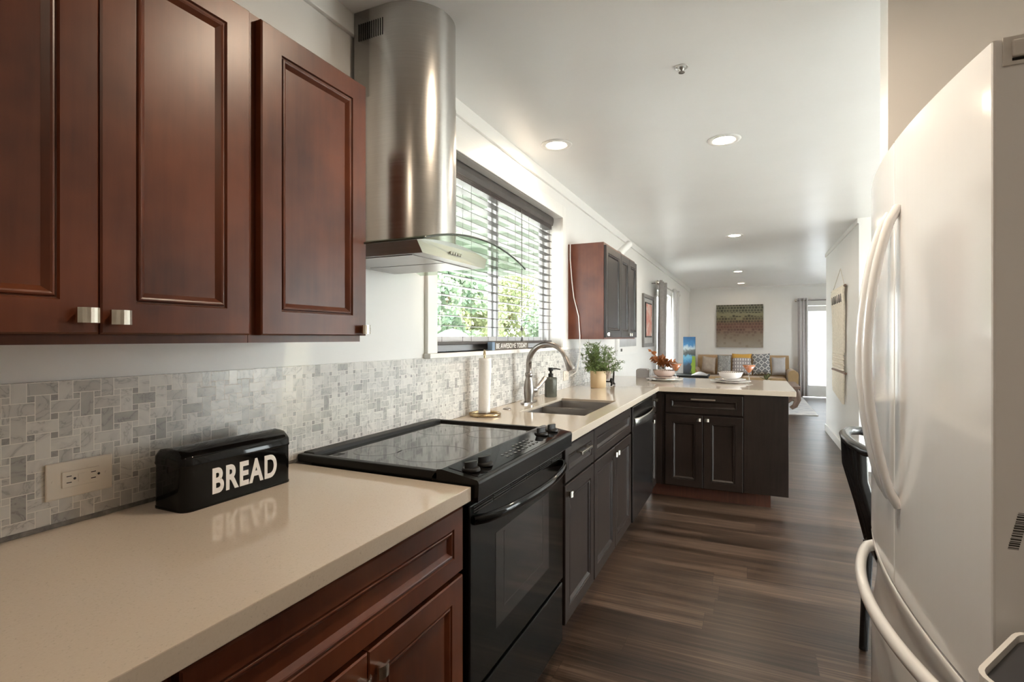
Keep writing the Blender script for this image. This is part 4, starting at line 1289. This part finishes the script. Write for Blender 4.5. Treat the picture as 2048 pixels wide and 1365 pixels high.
def plate(x, y, r, z, mat, label):
    m = MB().lathe([(0.0, 0.003), (r * 0.55, 0.003), (r * 0.6, 0.0), (r * 0.66, 0.0), (r * 0.7, 0.005), (r, 0.013), (r, 0.016), (r * 0.68, 0.009), (r * 0.6, 0.007), (0.0, 0.007)], (x, y, z), 40, closed=True)
    return tag(obj('plate', m, mat), label, 'plate', 'plates on the peninsula')
def bowl(x, y, z, mat, label):
    t = thing('bowl', label, 'bowl', (x, y, z), 'bowls on the peninsula')
    m = MB().lathe([(0.0, 0.002), (0.05, 0.0), (0.06, 0.0), (0.088, 0.02), (0.100, 0.055), (0.1005, 0.060), (0.097, 0.060), (0.085, 0.025), (0.055, 0.006), (0.0, 0.005)], (x, y, z), 40, closed=True)
    obj('bowl_body', m, mat, t)
    rm = MB()
    for k in range(36):
        a = 2 * PI * k / 36; c, s = math.cos(a), math.sin(a)
        rm.box(x + 0.098 * c - 0.0045, x + 0.098 * c + 0.0045, y + 0.098 * s - 0.0045, y + 0.098 * s + 0.0045, z + 0.058, z + 0.0625)
    obj('rim_pattern', rm, M['stem'], t)
    return t
RX, RY = -0.155, 4.93
plate(RX, RY, 0.165, ZC1, M['white_gloss'], 'white dinner plate under the bowl at the middle of the peninsula')
plate(RX, RY, 0.125, ZC1 + 0.0165, M['white_gloss'], 'smaller white plate between bowl and dinner plate, mid peninsula')
bowl(RX, RY, ZC1 + 0.033, M['white_gloss'], 'white bowl with dark dotted rim at the middle of the peninsula')
LX, LY = -0.715, 4.93
plate(LX, LY, 0.165, ZC1, M['white_gloss'], 'white dinner plate under the blush bowl at the peninsula corner')
plate(LX, LY, 0.125, ZC1 + 0.0165, M['blush'], 'smaller blush plate under the bowl at the peninsula corner')
bowl(LX, LY, ZC1 + 0.033, M['blush'], 'blush bowl with dark dotted rim at the peninsula corner')
def martini(x, y, label):
    t = thing('martini_glass', label, 'glass', (x, y, ZC1), 'martini glasses on the peninsula')
    z = ZC1
    obj('glass', MB().lathe([(0.0, 0.0), (0.036, 0.0), (0.036, 0.002), (0.012, 0.006), (0.0055, 0.012), (0.0048, 0.06), (0.006, 0.088), (0.012, 0.094), (0.058, 0.168), (0.0565, 0.168), (0.012, 0.098), (0.0, 0.094)], (x, y, z), 40, closed=True), M['clear'], t)
    obj('drink', MB().lathe([(0.0, 0.0985), (0.0105, 0.0995), (0.0515, 0.162), (0.0, 0.162)], (x, y, z), 40, closed=True), M['drink'], t)
    return t
martini(-0.593, 4.76, 'martini glass of orange drink beside the orange leaves')
martini(-0.008, 4.78, 'martini glass of orange drink at the open end of the peninsula')
FXX, FYY = -0.76, 5.16
fw = thing('leaf_arrangement', 'spray of orange dried leaves behind the blush bowl', 'flowers', (FXX, FYY, ZC1))
obj('vase', MB().lathe([(0.0, 0.0), (0.03, 0.0), (0.034, 0.02), (0.03, 0.06), (0.018, 0.08), (0.02, 0.09), (0.0165, 0.088), (0.016, 0.08), (0.027, 0.058), (0.03, 0.02), (0.0, 0.006)], (FXX, FYY, ZC1), 28, closed=True), M['blush'], fw)
rnd = random.Random(5); sm = MB(); V = []; F = []
for k in range(7):
    a = rnd.uniform(0, 2 * PI)
    tip = Vector((FXX - 0.13 + 0.28 * k / 6 + rnd.uniform(-.02, .02), FYY + rnd.uniform(-0.08, 0.06), ZC1 + 0.26 - 0.14 * k / 6 + rnd.uniform(-0.03, 0.01)))
    b0_ = Vector((FXX, FYY, ZC1 + 0.03)); mid = Vector((FXX + (tip.x - FXX) * 0.35, FYY, ZC1 + 0.14))
    sm.tube([b0_, Vector((FXX, FYY, ZC1 + 0.09)), mid, tip], [0.0025, 0.0022, 0.002, 0.0012], 6)
    for q in range(22):
        s = 0.3 + 0.7 * q / 21
        p = mid.lerp(tip, (s - 0.3) / 0.7)
        u = Vector((rnd.gauss(0, 1), rnd.gauss(0, 1), rnd.gauss(0, 1))).normalized(); w = u.orthogonal().normalized(); L_ = rnd.uniform(0.016, 0.028)
        c = p + u * L_
        o_ = len(V); V += [c - u * L_, c + w * L_ * 0.6, c + u * L_, c - w * L_ * 0.6]; F.append((o_, o_ + 1, o_ + 2, o_ + 3))
obj('stems', sm, M['stem'], fw); obj('leaves', MB().add(V, F), M['orange_leaf'], fw)
ga = thing('counter_appliance', 'small rounded grey box with a chrome end at the counter back', 'appliance', (-0.955, 5.215, ZC1))
pr = [(-0.065, 0.0), (0.05, 0.0), (0.05, 0.07), (0.035, 0.085), (-0.05, 0.085), (-0.065, 0.07)]
obj('case', MB().prism([(-0.955 + p[0], ZC1 + p[1]) for p in pr], 5.16, 5.27, 'y'), M['drain'], ga, bevel=0.006, fixn=True)
obj('end_face', bx(-0.905, -0.893, 5.165, 5.265, ZC1 + 0.002, ZC1 + 0.078), M['steel'], ga, bevel=0.005)

# ------------------------------------------------------------------ fridge
fg = thing('refrigerator', 'white french-door refrigerator with bowed front at the right', 'refrigerator', (0.78, 1.505, 0))
FY0, FY1, FC = 1.055, 1.954, 1.5045
def fx(y): return 0.346 - 0.034 * (1 - ((y - FC) / 0.4495) ** 2)
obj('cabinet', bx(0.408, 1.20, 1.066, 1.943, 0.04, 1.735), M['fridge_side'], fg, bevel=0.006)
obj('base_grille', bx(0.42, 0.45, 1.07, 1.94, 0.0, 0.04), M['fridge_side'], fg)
def curved(y0, y1, z0, z1, back=0.402):
    n = 16
    p = [(fx(y0 + (y1 - y0) * k / n), y0 + (y1 - y0) * k / n) for k in range(n + 1)]
    poly = [(back, y0), ] + [] 
    poly = [(back, y1), (back, y0)][::-1]
    pts = [(back, y0)] + [] 
    # counter-clockwise seen from above
    cc_ = [(back, y0), (back, y1)] + p[::-1]
    return MB().prism(cc_, z0, z1)
dn = obj('door', curved(FY0, 1.5005, 0.698, 1.75), M['fridge'], fg, bevel=0.004)
df = obj('door', curved(1.5035, FY1, 0.698, 1.75), M['fridge'], fg, bevel=0.004)
m = MB()
zs = [0.055, 0.40, 0.47, 0.55, 0.60, 0.64, 0.672, 0.684, 0.690]; off = [0, 0, 0.004, 0.014, 0.017, 0.012, 0.001, 0.0, 0.002]
NY = 20
V = []
for z, o_ in zip(zs, off):
    for k in range(NY + 1):
        y = FY0 + (FY1 - FY0) * k / NY
        V.append((fx(y) + o_, y, z))
m.add(V, [(j * (NY + 1) + k, (j + 1) * (NY + 1) + k, (j + 1) * (NY + 1) + k + 1, j * (NY + 1) + k + 1) for j in range(len(zs) - 1) for k in range(NY)], True)
J = len(zs) - 1
tp = [V[J * (NY + 1) + k] for k in range(NY + 1)]; bt = [V[k] for k in range(NY + 1)]
b_ = 0.402
m.add(tp + [(b_, FY1, 0.69), (b_, FY0, 0.69)], [tuple(range(NY + 3))])
m.add(bt + [(b_, FY1, 0.055), (b_, FY0, 0.055)], [tuple(range(NY + 2, -1, -1))])
nr = [V[j * (NY + 1)] for j in range(J + 1)]; fr_ = [V[j * (NY + 1) + NY] for j in range(J + 1)]
m.add(nr + [(b_, FY0, 0.69), (b_, FY0, 0.055)], [tuple(range(J + 3))]); m.add(fr_ + [(b_, FY1, 0.69), (b_, FY1, 0.055)], [tuple(range(J + 2, -1, -1))])
m.add([(b_, FY0, 0.055), (b_, FY1, 0.055), (b_, FY1, 0.69), (b_, FY0, 0.69)], [(0, 1, 2, 3)])
fz = obj('freezer_drawer', m, M['fridge'], fg, weld=True)
def vhandle(door, y, nm):
    pts = []; n = 22
    for k in range(n + 1):
        s = k / n
        so_ = 0.058 * math.sin(PI * s) ** 0.75 if 0 < k < n else -0.004
        pts.append((fx(y) - 0.004 - so_, y + (1.4 - 1) * 0, 0.895 + (1.588 - 0.895) * s))
    return obj('handle', MB().tube(pts, 0.0125, 12, flat=(1.25, 0.85)), M['fridge'], door)
vhandle(dn, 1.462, 'n'); vhandle(df, 1.545, 'f')
pts = []; n = 26
for k in range(n + 1):
    s = k / n; y = 1.085 + (1.925 - 1.085) * s
    so_ = 0.05 * math.sin(PI * s) ** 0.6 if 0 < k < n else -0.012
    pts.append((fx(y) - so_, y, 0.648))
obj('handle', MB().tube(pts, 0.0135, 12, flat=(1.0, 1.25)), M['fridge'], fz)
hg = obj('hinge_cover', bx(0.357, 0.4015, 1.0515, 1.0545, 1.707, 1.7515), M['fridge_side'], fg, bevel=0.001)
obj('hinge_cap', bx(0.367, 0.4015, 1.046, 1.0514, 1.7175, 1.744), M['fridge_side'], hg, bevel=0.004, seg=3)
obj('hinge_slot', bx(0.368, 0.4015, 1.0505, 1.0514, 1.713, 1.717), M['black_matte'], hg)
bc = MB(); rnd = random.Random(3); q = 0
zz = 0.957
while zz < 1.014:
    w = rnd.choice((0.0008, 0.0016, 0.0026))
    bc.add([(0.364 + (zz - 0.957) * 0.22, 1.0546, zz), (0.377 + (zz - 0.957) * 0.22, 1.0546, zz), (0.377 + (zz - 0.957) * 0.22, 1.0546, zz + w), (0.364 + (zz - 0.957) * 0.22, 1.0546, zz + w)], [(0, 1, 2, 3)])
    zz += w + rnd.choice((0.0008, 0.0014))
obj('barcode', bc, M['ink'], dn)

# bin in front of the fridge side
bn = thing('waste_bin', 'dark glossy bin with pale rim, cut off at the lower right corner', 'bin', (0.47, 0.84, 0))
e_ = Vector((0.537, 0.843)); f_ = Vector((0.843, -0.537)); A_ = Vector((0.256, 0.850))
def binrect(ins, r, n=6):
    L_, W_ = 0.205, 0.35
    p = []
    for cu_, cv_, a0 in ((L_ - ins - r, ins + r, -90), (L_ - ins - r, W_ - ins - r, 0), (ins + r, W_ - ins - r, 90), (ins + r, ins + r, 180)):
        for k in range(n + 1):
            a = math.radians(a0 + 90 * k / n); u = cu_ + r * math.cos(a); v = cv_ + r * math.sin(a)
            q = A_ + e_ * u + f_ * v
            p.append((q.x, q.y))
    return p[::-1]
obj('bin_body', MB().prism(binrect(0.008, 0.03), 0.0, 0.825, smooth=True), M['black_matte'], bn)
def ringz(i0, r0, i1, r1, z0, z1):
    a = binrect(i0, r0); b = binrect(i1, r1); N = len(a)
    V = [(p[0], p[1], z0) for p in a] + [(p[0], p[1], z1) for p in a] + [(p[0], p[1], z1) for p in b] + [(p[0], p[1], z0) for p in b]
    F = []
    for q in range(4):
        for k in range(N):
            F.append((q * N + k, q * N + (k + 1) % N, ((q + 1) % 4) * N + (k + 1) % N, ((q + 1) % 4) * N + k))
    return MB().add(V, F)
obj('rim', ringz(0.0, 0.035, 0.006, 0.031, 0.8255, 0.852), M['white_plastic'], bn, fixn=True)
ld = obj('lid', MB().prism(binrect(0.0065, 0.031), 0.826, 0.842), plain('dark_gloss_lid', (0.05, 0.052, 0.06), 0.12), bn, bevel=0.003, fixn=True)
fl = MB().prism(binrect(0.055, 0.02), 0.8425, 0.848)
obj('lid_flap', fl, plain('grey_steel_flap', (0.35, 0.35, 0.36), 0.18, metal=0.9), ld, bevel=0.002, fixn=True)

# ------------------------------------------------------------------ black chair beyond the fridge
ch = thing('dining_chair', 'black bentwood dining chair half hidden behind the refrigerator', 'chair', (0.64, 2.42, 0))
X0 = 0.44
obj('seat', MB().prism(rrect(0.435, 0.86, 2.2, 2.64, 0.05), 0.435, 0.462), M['chair'], ch, bevel=0.008)
obj('top_rail', MB().tube([(0.470, 2.665, 0.878), (0.43, 2.66, 0.884), (0.385, 2.62, 0.888), (0.355, 2.53, 0.888), (0.347, 2.43, 0.885), (0.353, 2.32, 0.882), (0.375, 2.22, 0.878), (0.43, 2.17, 0.874)], 0.019, 12, flat=(1.0, 0.95)), M['chair'], ch)
for y in (2.25, 2.36, 2.47, 2.58):
    obj('slat', MB().tube([(0.358 + 0.35 * (y - 2.42) ** 2, y, 0.872), (0.372, y, 0.76), (0.415, y, 0.60), (0.450, y, 0.45)], 0.019, 8, flat=(1.0, 0.35)), M['chair'], ch)
obj('leg', MB().tube([(0.452, 2.60, 0.437), (0.44, 2.58, 0.25), (0.425, 2.55, 0.0)], [0.02, 0.018, 0.016], 8), M['chair'], ch)
obj('leg', MB().tube([(0.452, 2.24, 0.437), (0.455, 2.25, 0.25), (0.46, 2.26, 0.0)], [0.02, 0.018, 0.016], 8), M['chair'], ch)
obj('leg', MB().tube([(0.83, 2.60, 0.437), (0.845, 2.61, 0.0)], [0.02, 0.015], 8), M['chair'], ch)
obj('leg', MB().tube([(0.83, 2.24, 0.437), (0.845, 2.23, 0.0)], [0.02, 0.015], 8), M['chair'], ch)

# ------------------------------------------------------------------ ceiling fittings
def downlight(x, y, label, lens='lens'):
    t = thing('ceiling_downlight', label, 'downlight', (x, y, CEIL - 0.006), 'recessed ceiling downlights')
    obj('trim_ring', MB().lathe([(0.060, -0.004), (0.064, -0.006), (0.090, -0.005), (0.093, -0.0005), (0.060, -0.0005)], (x, y, CEIL), 40, closed=True), M['trim'], t)
    obj('lens', MB().lathe([(0.0595, -0.0025), (0.0, -0.0026)], (x, y, CEIL), 32, closed=True), M[lens], t)
    return t
downlight(-1.053, 2.94, 'recessed downlight above the kitchen sink, close to the left wall', 'lens_far')
downlight(-0.138, 3.27, 'recessed downlight showing largest, mid kitchen ceiling')
downlight(-0.159, 6.37, 'recessed downlight third along the ceiling, past the peninsula')
downlight(-0.190, 9.85, 'recessed downlight over the coffee table, second from the back', 'lens_far')
downlight(-0.173, 12.0, 'recessed downlight closest to the back wall, over the sofa', 'lens_far')
downlight(-0.15, 1.38, 'recessed downlight in front of the stove and hood', 'lens_near')
downlight(-0.15, -0.6, 'added out-of-view downlight at the near end of the kitchen')  # out of view, added to brighten the near counter and cabinets
sp_ = thing('ceiling_sprinkler', 'tiny metal sprinkler stub on the ceiling before the large downlight', 'sprinkler', (-0.265, 2.316, CEIL - 0.03))
obj('cup', MB().lathe([(0.026, -0.004), (0.028, -0.0005), (0.012, -0.0005), (0.012, -0.004)], (-0.265, 2.316, CEIL), 24, closed=True), M['white_plastic'], sp_)
obj('nozzle', MB().lathe([(0.010, -0.001), (0.010, -0.014), (0.004, -0.016), (0.004, -0.022), (0.013, -0.023), (0.013, -0.025)], (-0.265, 2.316, CEIL), 16), M['steel_dark'], sp_)
cmr = thing('security_camera', 'small white cylinder camera on top of the dark wall cabinet', 'camera', (-1.06, 4.72, 2.018))
obj('base', MB().lathe([(0.035, 0.0), (0.035, 0.008), (0.01, 0.012)], (-1.06, 4.72, 2.018), 20), M['white_plastic'], cmr)
obj('body', MB().cyl((-1.08, 4.68, 2.045), (-1.01, 4.80, 2.15), 0.034, 24), M['white_plastic'], cmr, bevel=0.004)
obj('lens', MB().cyl((-1.0805, 4.679, 2.044), (-1.083, 4.675, 2.041), 0.02, 16), M['black_gloss'], cmr)

# ------------------------------------------------------------------ left wall of the living side
pf = thing('framed_picture', 'tall grey framed coral print on the left wall', 'picture', (XW + 0.02, 7.365, 1.16))
m = MB(); ya, yb2, za, zb = 6.96, 7.77, 1.16, 1.875; k = 0.05
m.box(XW + 0.001, XW + 0.03, ya, yb2, za, za + k); m.box(XW + 0.001, XW + 0.03, ya, yb2, zb - k, zb); m.box(XW + 0.001, XW + 0.03, ya, ya + k, za + k, zb - k); m.box(XW + 0.001, XW + 0.03, yb2 - k, yb2, za + k, zb - k)
obj('frame', m, plain('grey_wood_frame', (0.20, 0.19, 0.18), 0.4), pf, bevel=0.003)
obj('mat_board', bx(XW + 0.001, XW + 0.012, ya + k, yb2 - k, za + k, zb - k), plain('grey_mat', (0.45, 0.44, 0.43), 0.7), pf)
obj('inner_frame', bx(XW + 0.012, XW + 0.024, 7.13, 7.60, 1.29, 1.77), M['black_matte'], pf)
obj('print', bx(XW + 0.024, XW + 0.026, 7.155, 7.575, 1.31, 1.75), M['coral'], pf)
wp = thing('framed_picture', 'wide white framed grey landscape print under the dark wall cabinet', 'picture', (XW + 0.02, 6.0, 1.09))
obj('frame', bx(XW + 0.001, XW + 0.028, 5.46, 6.54, 1.09, 1.62), M['white_plastic'], wp, bevel=0.003)
obj('print', bx(XW + 0.028, XW + 0.030, 5.56, 6.44, 1.185, 1.56), M['print'], wp)
obj('signature', bx(XW + 0.0282, XW + 0.0292, 5.60, 5.68, 1.135, 1.165), M['ink'], wp)
sw = thing('light_switch', 'white light switch plate on the right partition wall', 'light switch', (0.951, 6.03, 1.08))
obj('cover_plate', bx(0.949, 0.9548, 5.985, 6.06, 1.08, 1.195), M['white_plastic'], sw, bevel=0.002)
obj('rocker', bx(0.9465, 0.949, 6.005, 6.04, 1.105, 1.17), M['white_plastic'], sw, bevel=0.001)

def curtain(name, label, p0, p1, z0, z1, folds, amp, mat, axis):
    t = thing(name, label, 'curtain', (p0[0], p0[1], z0))
    def fn(u, v):
        w = amp * math.sin(u * folds * 2 * PI) * (0.75 + 0.25 * math.sin(3 * v + u * 5))
        z = z0 + (z1 - z0) * v
        x = p0[0] + (p1[0] - p0[0]) * u; y = p0[1] + (p1[1] - p0[1]) * u
        return (x + w, y, z) if axis == 'x' else (x, y + w, z)
    obj('fabric', MB().grid(fn, folds * 14, 10), mat, t, solid=0.004)
    g = MB()
    for k in range(folds * 2):
        u = (k + 0.5) / (folds * 2); x = p0[0] + (p1[0] - p0[0]) * u; y = p0[1] + (p1[1] - p0[1]) * u
        if axis == 'x': g.add(*ringtor((x, y, z1 - 0.045), 0.024, 0.004, 'y'), smooth=True)
        else: g.add(*ringtor((x, y, z1 - 0.045), 0.024, 0.004, 'x'), smooth=True)
    obj('grommets', g, M['nickel'], t)
    return t
def ringtor(c, R, r, axis, n=16, k=6):
    V = []; F = []
    for i in range(n):
        a = 2 * PI * i / n
        for j in range(k):
            b = 2 * PI * j / k
            q = R + r * math.cos(b); h = r * math.sin(b)
            p = (q * math.cos(a), h, q * math.sin(a)) if axis == 'y' else (h, q * math.cos(a), q * math.sin(a))
            V.append((c[0] + p[0], c[1] + p[1], c[2] + p[2]))
    for i in range(n):
        for j in range(k):
            F.append((i * k + j, ((i + 1) % n) * k + j, ((i + 1) % n) * k + (j + 1) % k, i * k + (j + 1) % k))
    return V, F
def rod(label, a, b, brackets):
    t = thing('curtain_rod', label, 'curtain rod', ((a[0] + b[0]) / 2, (a[1] + b[1]) / 2, a[2]))
    obj('pole', MB().cyl(a, b, 0.012, 14), M['steel_dark'], t)
    for e in (a, b):
        m = MB().lathe([(0.0, -0.03), (0.02, -0.022), (0.028, 0.0), (0.02, 0.022), (0.0, 0.03)], e, 14, closed=True)
        obj('finial', m, M['nickel'], t)
    for (p, q) in brackets:
        obj('bracket', MB().cyl(p, q, 0.007, 8), M['steel_dark'], t)
    return t
RZ = 2.075
rod('steel curtain rod above the left living-room window', (-1.20, 7.60, RZ), (-1.20, 10.05, RZ), [((XW, 7.72, RZ), (-1.20, 7.72, RZ)), ((XW, 9.98, RZ), (-1.20, 9.98, RZ))])
curtain('window_curtain', 'grey curtain panel drawn to the near side of the living-room window', (-1.20, 7.78, 0), (-1.20, 8.35, 0), 0.03, RZ + 0.05, 3, 0.055, M['grey_fabric'], 'x')
curtain('window_curtain', 'pale curtain panel on the far side of the living-room window', (-1.20, 9.25, 0), (-1.20, 9.9, 0), 0.03, RZ + 0.05, 3, 0.055, M['light_fabric'], 'x')
rod('steel curtain rod above the glazed back door', (0.90, YB - 0.10, 2.09), (2.1, YB - 0.10, 2.09), [((0.98, YB, 2.09), (0.98, YB - 0.10, 2.09)), ((2.05, YB, 2.09), (2.05, YB - 0.10, 2.09))])
curtain('door_curtain', 'grey curtain panel beside the bright glazed back door', (0.94, YB - 0.10, 0), (1.13, YB - 0.10, 0), 0.03, 2.14, 3, 0.035, M['light_fabric'], 'y')

# wall hanging on the right partition
mh = thing('macrame_hanging', 'cream macrame wall hanging with fringe on the right partition', 'wall hanging', (0.94, 7.06, 0.55))
xm = 0.930
MY0, MY1 = 6.60, 7.50
obj('dowel', MB().cyl((xm, MY0 - 0.04, 1.85), (xm, MY1 + 0.04, 1.85), 0.013, 12), M['wood_table'], mh)
obj('lower_dowel', MB().cyl((xm, MY0 - 0.06, 0.90), (xm, MY1 + 0.02, 0.90), 0.012, 12), M['wood_table'], mh)
obj('hanging_cord', MB().tube([(xm, MY0 + 0.03, 1.86), (0.945, 7.0, 2.08), (xm, MY1 - 0.03, 1.86)], 0.003, 6), M['cotton'], mh)
m = MB(); nst = 30
for k in range(nst):
    y = MY0 + 0.02 + (MY1 - MY0 - 0.04) * k / (nst - 1)
    m.tube([(xm - 0.003, y, 1.86), (xm - 0.012, y, 1.78), (xm, y + 0.01 * math.sin(k), 1.55), (xm - 0.004, y, 1.42 + 0.05 * math.sin(k * 0.9))], [0.011, 0.013, 0.011, 0.008], 6)
obj('upper_tassels', m, M['cotton'], mh)
m = MB(); m2 = MB()
for k in range(nst):
    y = MY0 + 0.05 + (MY1 - MY0 - 0.10) * k / (nst - 1)
    m2.tube([(xm, y, 1.50), (xm, y, 1.12)], 0.010, 6)
    m.tube([(xm, y, 0.90), (xm - 0.004, y, 0.72), (xm, y + 0.006 * math.sin(k * 2), 0.55 + 0.10 * abs((k / (nst - 1)) - 0.1))], [0.010, 0.009, 0.006], 6)
obj('fringe', m, M['cotton'], mh); obj('middle_strands', m2, M['cotton'], mh)
m = MB()
for r in range(7):
    for k in range(22):
        y = MY0 + 0.05 + (MY1 - MY0 - 0.10) * (k + 0.5 * (r % 2)) / 22
        z = 0.92 + r * 0.03
        m.tube([(xm, y, z), (xm - 0.006, y + 0.02, z + 0.015), (xm, y + 0.04, z + 0.03)], 0.008, 5)
obj('knotted_band', m, M['cotton'], mh)
m = MB()
for k in range(6):
    y = MY0 + 0.1 + k * 0.13
    m.cyl((xm - 0.012, y, 1.68), (xm - 0.012, y, 1.77), 0.017, 10)
obj('dark_wraps', m, M['ink'], mh)

# ------------------------------------------------------------------ living room
tag(obj('canvas_painting', bx(-0.705, 0.268, YB - 0.04, YB - 0.001, 1.065, 2.035), M['art'], org=(-0.22, YB - 0.02, 1.065)), 'square canvas of small green and rust blocks above the sofa', 'painting')
tag(obj('area_rug', bx(-1.15, 1.02, 9.83, 12.65, 0.0005, 0.011), M['rug']), 'pale grey-blue patterned area rug under the coffee table', 'rug')
sf = thing('sofa', 'tan three-seat sofa with rolled arms against the back wall', 'sofa', (-0.15, 12.35, 0.011))
SX0, SX1, SYF, SYB = -1.20, 0.875, 11.75, 12.80
obj('base', bx(SX0 + 0.04, SX1 - 0.04, SYF + 0.06, SYB, 0.06, 0.30), M['tan'], sf, bevel=0.02)
bk = MB().prism([(12.45, 0.30), (12.80, 0.30), (12.80, 0.86), (12.74, 0.90), (12.62, 0.90), (12.54, 0.85)], SX0 + 0.12, SX1 - 0.12, 'x')
obj('backrest', bk, M['tan'], sf, bevel=0.03, seg=3, fixn=True)
for x0, x1 in ((SX0, SX0 + 0.18), (SX1 - 0.18, SX1)):
    xc = (x0 + x1) / 2; r = 0.098
    pr = [(x0 + 0.01, 0.06), (x1 - 0.01, 0.06)] + [(xc + r * math.cos(a), 0.535 + r * math.sin(a)) for a in [math.radians(-20 + 220 * k / 14) for k in range(15)]]
    obj('arm', MB().prism(pr, SYF, 12.62, 'y', smooth=True), M['tan'], sf, bevel=0.012, fixn=True)
for x0, x1 in ((SX0 + 0.20, -0.167), (-0.162, SX1 - 0.20)):
    obj('seat_cushion', bx(x0, x1, SYF + 0.01, 12.46, 0.305, 0.47), M['tan'], sf, bevel=0.05, seg=4)
for x in (SX0 + 0.1, SX1 - 0.1):
    for y in (SYF + 0.1, SYB - 0.08): obj('foot', MB().cyl((x, y, 0.011), (x, y, 0.06), 0.025, 10), M['stem'], sf)
def pillow(label, x, y, z, w, h, mat, rz=0.0, ry=0.0, tilt=14, d=0.075):
    m = MB(); n = 16
    def prof(u, v):
        a, b = 2 * u - 1, 2 * v - 1
        t = (max(0.0, 1 - a ** 4) * max(0.0, 1 - b ** 4)) ** 0.55
        pin = 1 - 0.06 * (1 - a * a) * abs(b) ** 3 - 0.0
        pin2 = 1 - 0.06 * (1 - b * b) * abs(a) ** 3
        return a * w / 2 * pin2, b * h / 2 * pin, t * d
    def f1(u, v):
        a, b, t = prof(u, v); return (a, -t, b + h / 2)
    def f2(u, v):
        a, b, t = prof(u, v); return (a, t, b + h / 2)
    m.grid(f1, n, n); m.grid(f2, n, n, flip=True)
    o = obj('throw_pillow', m, mat, org=(0, 0, 0), weld=True)
    o.location = (x, y, z)
    o.rotation_euler = (math.radians(-tilt), ry, rz)
    return tag(o, label, 'pillow', 'throw pillows on the sofa')
PZ = 0.478
pillow('taupe satin pillow leaning at the left end of the sofa', -0.842, 12.19, PZ + 0.030, 0.29, 0.37, M['taupe_satin'], 0.06, 0.10)
pillow('grey floral pillow, second from the left on the sofa', -0.512, 12.21, PZ + 0.008, 0.285, 0.44, M['floral'])
pillow('mustard pillow with grey and white block pattern, middle of the sofa', -0.160, 12.21, PZ + 0.008, 0.395, 0.47, M['mustard'])
pillow('dark grey pillow with white trellis pattern on the sofa', 0.232, 12.20, PZ + 0.022, 0.345, 0.46, M['trellis'], 0, -0.05)
pillow('plain silver grey pillow at the right end of the sofa', 0.550, 12.19, PZ + 0.02, 0.262, 0.39, M['silver_satin'], -0.04, -0.03)
tb = thing('coffee_table', 'low carved wooden coffee table with curled legs on the rug', 'table', (0.2, 10.9, 0.011))
obj('tabletop', bx(-0.42, 0.80, 10.30, 11.50, 0.385, 0.43), M['wood_table'], tb, bevel=0.006)
obj('apron', bx(-0.36, 0.74, 10.36, 11.44, 0.30, 0.385), M['wood_table'], tb)
for x, sx_ in ((-0.36, -1), (0.74, 1)):
    for y, sy_ in ((10.38, -1), (11.42, 1)):
        obj('leg', MB().tube([(x - 0.03 * sx_, y, 0.39), (x + 0.005 * sx_, y, 0.31), (x + 0.02 * sx_, y + 0.02 * sy_, 0.2), (x - 0.02 * sx_, y, 0.09), (x - 0.07 * sx_, y - 0.03 * sy_, 0.045), (x - 0.05 * sx_, y - 0.02 * sy_, 0.022)], [0.06, 0.065, 0.055, 0.045, 0.04, 0.012], 10), M['wood_table'], tb)
tp_ = thing('table_plant', 'little green plant standing on the coffee table', 'plant', (0.28, 10.75, 0.43))
obj('pot', MB().lathe([(0.04, 0.0), (0.055, 0.07), (0.05, 0.07), (0.045, 0.06), (0.0, 0.06)], (0.28, 10.75, 0.43), 20, closed=True), M['white_gloss'], tp_)
rnd = random.Random(9); V = []; F = []
for k in range(28):
    a = rnd.uniform(0, 2 * PI); t_ = rnd.uniform(0.2, 1.0); L_ = rnd.uniform(0.12, 0.2)
    b0_ = Vector((0.28, 10.75, 0.49)); dv = Vector((math.sin(t_) * math.cos(a), math.sin(t_) * math.sin(a), math.cos(t_))); sd = dv.cross(Vector((0, 0, 1))).normalized()
    o_ = len(V); V += [b0_, b0_ + dv * L_ * 0.5 + sd * 0.018, b0_ + dv * L_ - Vector((0, 0, 0.03)), b0_ + dv * L_ * 0.5 - sd * 0.018]; F.append((o_, o_ + 1, o_ + 2, o_ + 3))
obj('leaves', MB().add(V, F), M['leaf_yellow'], tp_)
ct_ = thing('side_table', 'dark side table by the living-room window holding a lake painting', 'table', (-0.93, 8.95, 0))
obj('tabletop', bx(-1.12, -0.60, 8.60, 9.18, 0.655, 0.69), M['black_matte'], ct_, bevel=0.005)
for x in (-1.09, -0.64):
    for y in (8.63, 9.15): obj('leg', bx(x - 0.018, x + 0.018, y - 0.018, y + 0.018, 0, 0.655), M['black_matte'], ct_)
tag(obj('lake_canvas', bx(-1.005, -0.815, 9.0, 9.035, 0.692, 1.30), M['lake'], org=(-0.91, 9.015, 0.692)), 'narrow upright canvas of a blue mountain lake on the dark side table', 'painting')
tag(obj('folded_cloth', MB().grid(lambda u, v: (-0.84 + 0.23 * u, 8.62 + 0.34 * v, 0.694 + 0.045 * math.sin(PI * u) * math.sin(PI * v) ** 0.5), 14, 14), M['grey_fabric'], solid=0.006), 'dark grey cloth bundled at the front of the side table', 'cloth')
